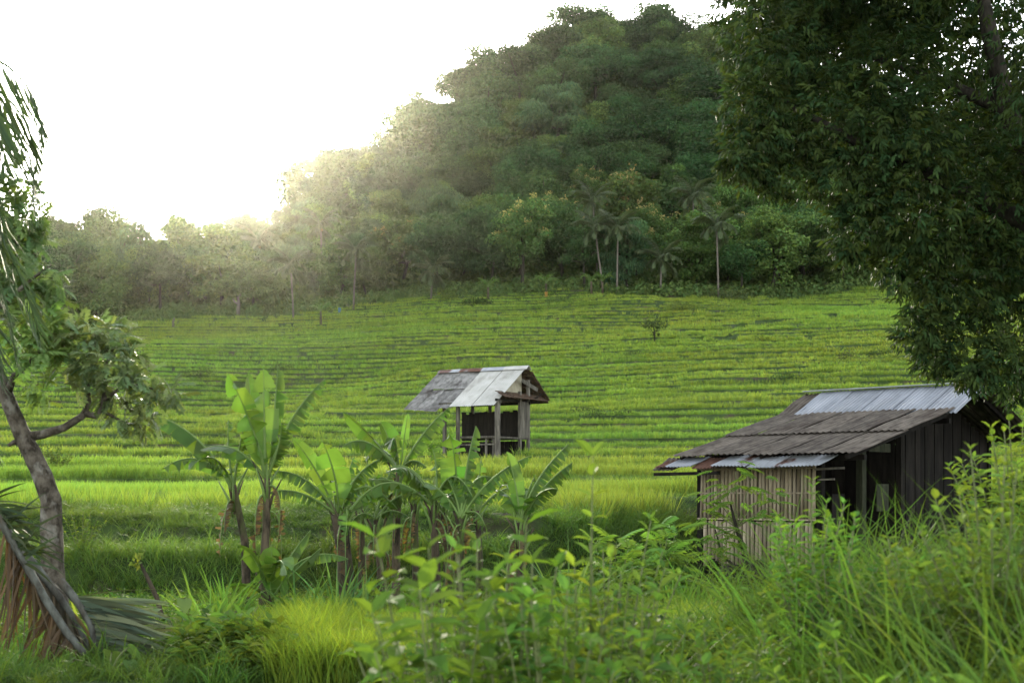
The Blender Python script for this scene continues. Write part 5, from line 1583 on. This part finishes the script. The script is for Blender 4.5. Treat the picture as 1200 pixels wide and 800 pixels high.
shrub("leafy_shrub", "shrub half sunk in long grass on the right bank", "shrub", 1075, 6.8, 20, 1.05, .40, 18, T_LANCE, .09, .042, (0.083, 0.137, 0.026), 72, .010, .35, start=.2)
shrub("leafy_shrub", "leafy shrub filling the near centre between the two big leaved shrubs", "shrub", 560, 5.9, 20, 1.48, .35, 15, T_LANCE, .12, .05, (0.065, 0.115, 0.023), 85, .009, .25, start=.25)
shrub("leafy_shrub", "bushy shrub behind the round leaved one with narrow dark leaves", "shrub", 715, 7.0, 22, 1.50, .40, 16, T_LANCE, .12, .038, (0.057, 0.105, 0.023), 86, .009, .3, start=.25)
shrub("leafy_shrub", "yellowish leafy shrub under the big leaved shrub leaning left", "shrub", 505, 6.2, 14, 1.18, .32, 13, T_LANCE, .10, .05, (0.083, 0.131, 0.023), 87, .008, .3, start=.3)
shrub("leafy_shrub", "low shrub among the long grass at the picture's bottom right", "shrub", 1010, 5.2, 18, .95, .35, 16, T_LANCE, .09, .042, (0.088, 0.142, 0.026), 73, .008, .35, start=.2)
# middle distance
shrub("feathery_shrub", "light green feathery shrub in front of the tall grass bank, left of its twin", "shrub", 716, 19.0, 9, 1.55, .55, 6, T_PINN, .42, .38, (0.104, 0.165, 0.029), 74, .016, .35, start=.5)
shrub("feathery_shrub", "light green feathery shrub in front of the tall grass bank, nearer the bamboo wall", "shrub", 768, 19.6, 9, 1.62, .60, 6, T_PINN, .42, .38, (0.098, 0.159, 0.029), 75, .016, .35, start=.5)
shrub("leafy_shrub", "dark small leaved bush below the feathery shrubs", "shrub", 735, 16.5, 12, 1.0, .5, 16, T_LEAF, .09, .05, (0.067, 0.104, 0.027), 76, .010, .35, start=.2)
shrub("leafy_shrub", "leafy bush at the foot of the banana plant standing apart", "shrub", 640, 17.0, 12, .95, .5, 15, T_LEAF, .10, .055, (0.079, 0.128, 0.027), 77, .010, .35, start=.2)
shrub("leafy_shrub", "low bush among the banana stems", "shrub", 455, 19.0, 12, .75, .6, 12, T_LEAF, .11, .06, (0.073, 0.122, 0.024), 78, .010, .35, start=.2)
shrub("leafy_shrub", "low bush left of the rock pile under the bamboo wall", "shrub", 800, 21.5, 12, .95, .5, 14, T_LEAF, .10, .055, (0.073, 0.122, 0.024), 79, .010, .35, start=.2)
shrub("leafy_shrub", "low bush right of the rock pile under the bamboo wall", "shrub", 925, 20.5, 12, .85, .5, 14, T_LEAF, .10, .055, (0.073, 0.122, 0.024), 80, .010, .35, start=.2)
shrub("leafy_shrub", "rounded bush on the grass bank behind the leaning tree's trunk", "shrub", 96, 24.5, 12, .85, .5, 16, T_LEAF, .09, .05, (0.104, 0.140, 0.027), 81, .010, .35, start=.2)
shrub("leafy_shrub", "small round bush in the rice seen through the gap under the leaning tree's limb", "shrub", 66, 46.0, 14, 1.25, .55, 18, T_LEAF, .14, .09, (0.073, 0.110, 0.029), 82, .012, .35, start=.2)
shrub("leafy_shrub", "leafy bush hiding the foot of the bamboo wall's left half", "shrub", 842, 21.0, 16, 1.05, .6, 16, T_LEAF, .11, .06, (.070, .115, .024), 91, .010, .35, start=.15)
shrub("leafy_shrub", "leafy bush hiding the foot of the bamboo wall's right half", "shrub", 898, 20.6, 16, 1.0, .6, 16, T_LEAF, .11, .06, (.074, .12, .024), 92, .010, .35, start=.15)
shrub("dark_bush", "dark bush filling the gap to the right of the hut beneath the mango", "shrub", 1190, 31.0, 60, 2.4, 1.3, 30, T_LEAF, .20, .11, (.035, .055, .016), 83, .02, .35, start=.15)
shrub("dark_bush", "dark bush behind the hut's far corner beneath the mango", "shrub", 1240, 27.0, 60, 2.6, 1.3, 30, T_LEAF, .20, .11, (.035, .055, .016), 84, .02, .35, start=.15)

# slim tree with tiny paired leaves in front of the bamboo wall
def slim_tree():
    d = 22.0; x = d * (885 - 600) / F; O = np.array((x, d, gz(x, d)))
    t = thing("slim_tree", "slim sapling with sprays of tiny light green leaves in front of the bamboo wall", "tree", tuple(O))
    L = lambda px, py, dd=0.0: pix(px, py, d + dd) - O
    mb = Mesh()
    mb.tube([L(886, 735), L(880, 680), L(872, 645), L(862, 615), L(856, 590)], [.065, .052, .045, .03, .015], 7, bump=.15)
    mb.tube([L(880, 680), L(846, 650), L(838, 620)], [.03, .02, .01], 6)
    link("trunk", mb.build("trunk", M['dbark']), t)
    rg = np.random.default_rng(90); mb = Mesh()
    tips = [(862, 552), (880, 562), (845, 563), (835, 580), (858, 585), (895, 578), (842, 600), (822, 596), (870, 602), (888, 606), (835, 625), (815, 620), (860, 630), (846, 645), (905, 592), (826, 640)]
    for a, b in tips:
        k = 5
        p = np.tile(L(a, b), (k, 1)) + rg.normal(0, .10, (k, 3))
        az = rg.random(k) * 6.28
        place(mb, T_PINN, p, np.stack([np.cos(az), .5 * np.sin(az), -.15 + .25 * rg.random(k)], 1), np.tile((0, 0, 1.0), (k, 1)) + .2 * rand_dirs(k, rg), .25, .22, jitter_col((.11, .16, .028), k, .2, .1, rg))
    o = link("foliage", mb.build("foliage", M['shrub']), t); o["kind"] = "stuff"
    mb = Mesh()
    for a, b in tips:
        mb.tube([L(864, 618), (L(864, 618) + L(a, b)) / 2 + np.array((0, 0, .03)), L(a, b)], [.012, .008, .004], 5)
    link("twig", mb.build("twig", M['stalk']), t)
slim_tree()

# coarse strap leaved grass clumps
def clump(label, px, d, n, L, W, col, seed, bend=1.5, rad=.15):
    x = d * (px - 600) / F; O = (x, d, gz(x, d))
    t = thing("grass_clump", label, "grass clump", O, "coarse grass clumps")
    rg = np.random.default_rng(seed)
    mb = Mesh(); r = rad * np.sqrt(rg.random(n)); a = rg.random(n) * 6.28
    blades(mb, np.stack([r * np.cos(a), r * np.sin(a), np.full(n, -.03)], 1), a + rg.normal(0, .5, n), L * 1.15 * (.6 + .5 * rg.random(n)), W * 1.2 * (.7 + .5 * rg.random(n)), bend * .75 * (.35 + rg.random(n)), jitter_col(np.array(col) * 1.3, n, .25, .12, rg), 8, .04 + .22 * rg.random(n), twist=a + PI / 2 + rg.normal(0, .4, n))
    o = link("blade", mb.build("blade", M['shrub']), t); o["kind"] = "stuff"
for args in (("coarse grass clump right of the crooked stick with blades bowed left", 242, 17.6, 34, 1.0, .040, (.075, .125, .024), 101),
             ("upright coarse grass clump between the crooked stick and the young banana sucker", 268, 18.2, 30, .95, .038, (.080, .13, .022), 102, 1.0),
             ("bluish coarse grass clump at the foot of the twin stemmed banana", 395, 18.4, 46, 1.05, .034, (.060, .105, .035), 103, 1.4),
             ("coarse grass clump between the young sucker and the bluish clump", 352, 18.2, 40, .9, .040, (.060, .11, .026), 104, 1.5),
             ("dark coarse grass clump right of the bluish clump under the brown leaved banana", 428, 18.0, 40, .9, .032, (.055, .10, .030), 105, 1.6),
             ("small pale grass clump between the dead frond and the grass bank", 104, 16.0, 16, .62, .036, (.10, .15, .025), 106, 1.2),
             ("grass clump with very long blades bowed left, right of the banana standing apart", 668, 16.0, 38, 1.55, .028, (.070, .115, .032), 107, 1.8),
             ("fresh light green grass clump below the tall grass bank beside the bamboo wall", 815, 19.0, 44, 1.05, .034, (.085, .14, .022), 108, 1.4),
             ("light green grass clump left of the slim sapling", 790, 18.4, 40, 1.0, .032, (.085, .14, .022), 109, 1.5),
             ("grass clump right of the rock pile in front of the hut's dark opening", 962, 20.0, 40, .9, .030, (.06, .10, .024), 110, 1.5)):
    clump(*args)

# taro-like plants with big heart shaped leaves, bottom left
def heart_leaf():
    o = [(0, 0), (-.16, .16), (-.12, .36), (.08, .44), (.35, .40), (.62, .26), (.85, .10), (1.0, 0)]
    V = [(x, 0, -.18 * max(0, x) ** 2) for x, _ in o] + [(x, y, .06 * y - .18 * max(0, x) ** 2) for x, y in o[1:-1]] + [(x, -y, .06 * y - .18 * max(0, x) ** 2) for x, y in o[1:-1]]
    n = len(o); f = []
    for s in (0, 1):
        off = n + s * (n - 2)
        e = [0] + [off + i for i in range(n - 2)] + [n - 1]
        for i in range(1, n - 2):
            q = (i, i + 1, e[i + 1], e[i])
            f.append(q if s == 0 else q[::-1])
        f.append((0, 1, e[1], e[1])[:3] if s == 0 else (1, 0, e[1]))
        f.append((n - 2, n - 1, e[n - 2]) if s == 0 else (n - 1, n - 2, e[n - 2]))
    return np.array(V, float), [np.array([q for q in f if len(q) == 4]), np.array([q for q in f if len(q) == 3])]
HEART = heart_leaf()
def taro(label, px, d, n, size, h, col, seed):
    x = d * (px - 600) / F; O = (x, d, gz(x, d))
    t = thing("taro_plant", label, "plant", O, "heart leaved plants by the ditch")
    rg = np.random.default_rng(seed)
    lm = Mesh(); place(lm, HEART, np.zeros((1, 3)), np.array([(1, 0, 0.0)]), np.array([(0, 0, 1.0)]), 1.0, 1.0, np.array(col), 0, True); me = lm.build("leaf", M['shrub'])
    sm = Mesh()
    for k in range(n):
        a = k * 2.399 + rg.random(); hh = h * (.6 + .6 * rg.random()); r = .12 + .22 * rg.random()
        tip = np.array((math.cos(a) * r, math.sin(a) * r, hh))
        sm.tube(bez(np.zeros(3), tip * np.array((.3, .3, .8)), tip, 5), [.012, .011, .010, .008, .006], 5)
        o = link("leaf", me, t, tuple(tip)); o.rotation_euler = (rg.normal(0, .25), .35 + .5 * rg.random(), a); o.scale = (size * (.7 + .5 * rg.random()),) * 3
    link("stem", sm.build("stem", M['stalk']), t)
taro("heart leaved plant with pale broad leaves just right of the crooked stick's foot", 212, 14.9, 9, .24, .55, (.085, .135, .045), 121)
taro("darker heart leaved plant left of the small rice plot", 285, 15.4, 9, .24, .52, (.060, .105, .030), 122)
taro("small heart leaved plant in front of the folded grey green frond", 128, 12.4, 6, .20, .25, (.075, .12, .035), 123)
taro("heart leaved plant between its paler and darker neighbours", 248, 14.3, 8, .22, .42, (.065, .11, .03), 124)

# ------------------------------------------------------------------ small things in and above the fields
def small_tree():
    q = on_ground(767, 402, 60); s = q[1] / F
    t = thing("small_tree", "lone little dark tree with a flat top standing in the middle of the rice", "tree", tuple(q))
    mb = Mesh(); mb.tube([(0, 0, -.2), (.02 * 1, 0, 10 * s), (-.1, 0, 20 * s)], [.06, .05, .03], 6)
    mb.tube([(0, 0, 8 * s), (6 * s, 0, 20 * s)], [.03, .015], 5); mb.tube([(0, 0, 8 * s), (-8 * s, 0, 20 * s)], [.03, .015], 5)
    link("trunk", mb.build("trunk", M['dbark']), t)
    mb = Mesh(); rg = np.random.default_rng(130)
    canopy(mb, [((-7 * s, 0, 20 * s), (9 * s, 8 * s, 3.5 * s)), ((7 * s, 0, 21 * s), (9 * s, 8 * s, 3.5 * s)), ((0, 0, 23 * s), (9 * s, 8 * s, 3 * s)), ((1 * s, 0, 10 * s), (4 * s, 4 * s, 4 * s))], T_LEAF, .24, .16, (.040, .060, .022), rg, 26)
    link("crown", mb.build("crown", M['shrub']), t)
small_tree()
def bare_tree():
    q = on_ground(278, 372, 80); d = q[1]; s = d / F
    t = thing("bare_tree", "pale bare forked trunk standing at the edge of the left wood", "dead tree", tuple(q))
    mb = Mesh(); mb.tube([(0, 0, -.3), (.1, 0, 8 * s), (2 * s, 0, 15 * s), (1 * s, 0, 22 * s), (5 * s, 0, 27 * s)], [.24, .20, .17, .11, .05], 8, bump=.2)
    mb.tube([(1.5 * s, 0, 14 * s), (-3 * s, 0, 17 * s), (-5 * s, 0, 21 * s)], [.13, .09, .05], 7, bump=.2)
    link("trunk", mb.build("trunk", M['pbark']), t)
bare_tree()
def stumpy(px, py, label):
    q = on_ground(px, py, 80); s = q[1] / F
    t = thing("stump", label, "tree stump", tuple(q), "pale stumps at the top of the fields")
    mb = Mesh(); mb.tube([(0, 0, -.2), (0, 0, 5 * s), (.1, 0, 10 * s)], [.14, .12, .10], 7, bump=.2); link("trunk", mb.build("trunk", M['pbark']), t)
stumpy(203, 384, "short pale stump at the upper left corner of the fields")

SHRUB_SPOTS = [(848, 350, 34, 11, (.075, .095, .040), "wide mound of olive brush at the top of the field below the rightmost palm"), (800, 362, 22, 8, (.085, .11, .035), "low brush mound left of the wide olive mound"),
               (710, 487, 26, 7, (.050, .075, .030), "long low dark bush in the rice right of the little field hut"), (685, 484, 14, 6, (.055, .075, .03), "small dark bush in the rice directly right of the little field hut"),
               (840, 449, 20, 5, (.055, .085, .03), "low bush in the rice above the hut's brown roof"), (925, 445, 22, 6, (.055, .085, .03), "bush in the rice above the silver roof's left end"),
               (1035, 418, 16, 8, (.045, .065, .028), "dark bush in the rice just left of the mango's hanging leaves"), (990, 420, 10, 7, (.06, .065, .035), "brownish bush in the rice left of the dark one"),
               (893, 400, 8, 6, (.05, .08, .03), "little round bush right of the lone flat topped tree"), (745, 415, 16, 5, (.05, .08, .03), "low bush below left of the lone flat topped tree"),
               (330, 432, 12, 5, (.06, .085, .03), "low bush in the rice above the tallest banana"), (235, 440, 22, 7, (.05, .07, .028), "brush around the earth scar left of the slender banana"),
               (655, 355, 12, 4, (.06, .09, .03), "small bush in the rice near the orange cloth"), (455, 468, 14, 4, (.055, .08, .03), "flat dark bush left of the little field hut"),
               (560, 358, 16, 6, (.065, .10, .03), "pale green bush at the field edge below the dark round tree"), (527, 352, 9, 9, (.08, .12, .03), "yellowish bush at the field edge right of the squat palm"),
               (330, 368, 26, 6, (.06, .09, .03), "pale leafy brush at the field edge left of the slender palm")]
for i, (px, py, w, h, col, lab) in enumerate(SHRUB_SPOTS):
    q = on_ground(px, py, 36); s = q[1] / F
    t = thing("field_bush", lab, "bush", tuple(q), "bushes dotted over the rice terraces")
    rg = np.random.default_rng(140 + i); mb = Mesh()
    k = max(1, int(w / 9))
    lo = [((rg.uniform(-w, w) * .7 * s if k > 1 else 0, rg.normal(0, 2) * s, h * .35 * s), (w / k * 1.1 * s, w / k * .9 * s, h * .75 * s * (.7 + .5 * rg.random()))) for _ in range(k + 1)]
    n_per = 30 if q[1] > 70 else 60
    sz = max(.14, 2.2 * s)
    canopy(mb, lo, T_LEAF, sz, sz * .6, col, rg, min(n_per, 6 / sz ** 2 * .6))
    o = link("foliage", mb.build("foliage", M['shrub']), t); o["kind"] = "stuff"
    mb = Mesh(); mb.tube([(0, 0, -.1), (0, 0, h * .5 * s)], [.03, .015], 5); link("stem", mb.build("stem", M['dbark']), t)

def cloth(name, label, px, py, mat, w, h, seed, cat):
    q = on_ground(px, py, 80); rg = np.random.default_rng(seed)
    mb = Mesh(); n = 7
    g = np.array([[(w * (i / (n - 1) - .5), .10 * math.sin(i * 1.7 + j) + .05 * rg.normal(), h * j / (n - 1) * (.9 + .15 * rg.random())) for i in range(n)] for j in range(n)])
    i = np.arange(n - 1)[:, None] * n; j = np.arange(n - 1)[None, :]
    mb.add(g.reshape(-1, 3), np.stack([i + j, i + j + 1, i + n + j + 1, i + n + j], -1).reshape(-1, 4), smooth=True)
    o = link(name, mb.build(name, M[mat]), None, tuple(q), None, label, cat)
    sm = o.modifiers.new("thick", 'SOLIDIFY'); sm.thickness = .02
cloth("blue_cloth", "small faded blue cloth at the top edge of the field above the little hut", 398, 367, 'blue', .28, .5, 5, "cloth")
cloth("orange_cloth", "small yellow orange cloth at the field's top edge by a banana plant", 640, 348, 'orange', .28, .5, 6, "cloth")
# ------------------------------------------------------------------ haze
def haze():
    mb = Mesh()
    zt = 150.0
    mb.box((0, 205, (zt - 6) / 2), (700, 530, zt + 6))
    m, nt, n, l = new_mat("haze")
    pv = n.new("ShaderNodeVolumePrincipled")
    pv.inputs['Color'].default_value = (.30, .294, .248, 1)
    pv.inputs['Density'].default_value = HAZE_DENSITY
    pv.inputs['Anisotropy'].default_value = HAZE_G
    out = n.new("ShaderNodeOutputMaterial"); l.new(pv.outputs[0], out.inputs['Volume'])
    m.cycles.homogeneous_volume = True if hasattr(m.cycles, 'homogeneous_volume') else False
    link("haze", mb.build("haze", m), kind="stuff", label="thin bright evening haze filling the valley")
HAZE_DENSITY, HAZE_G = .000088, .94
haze()
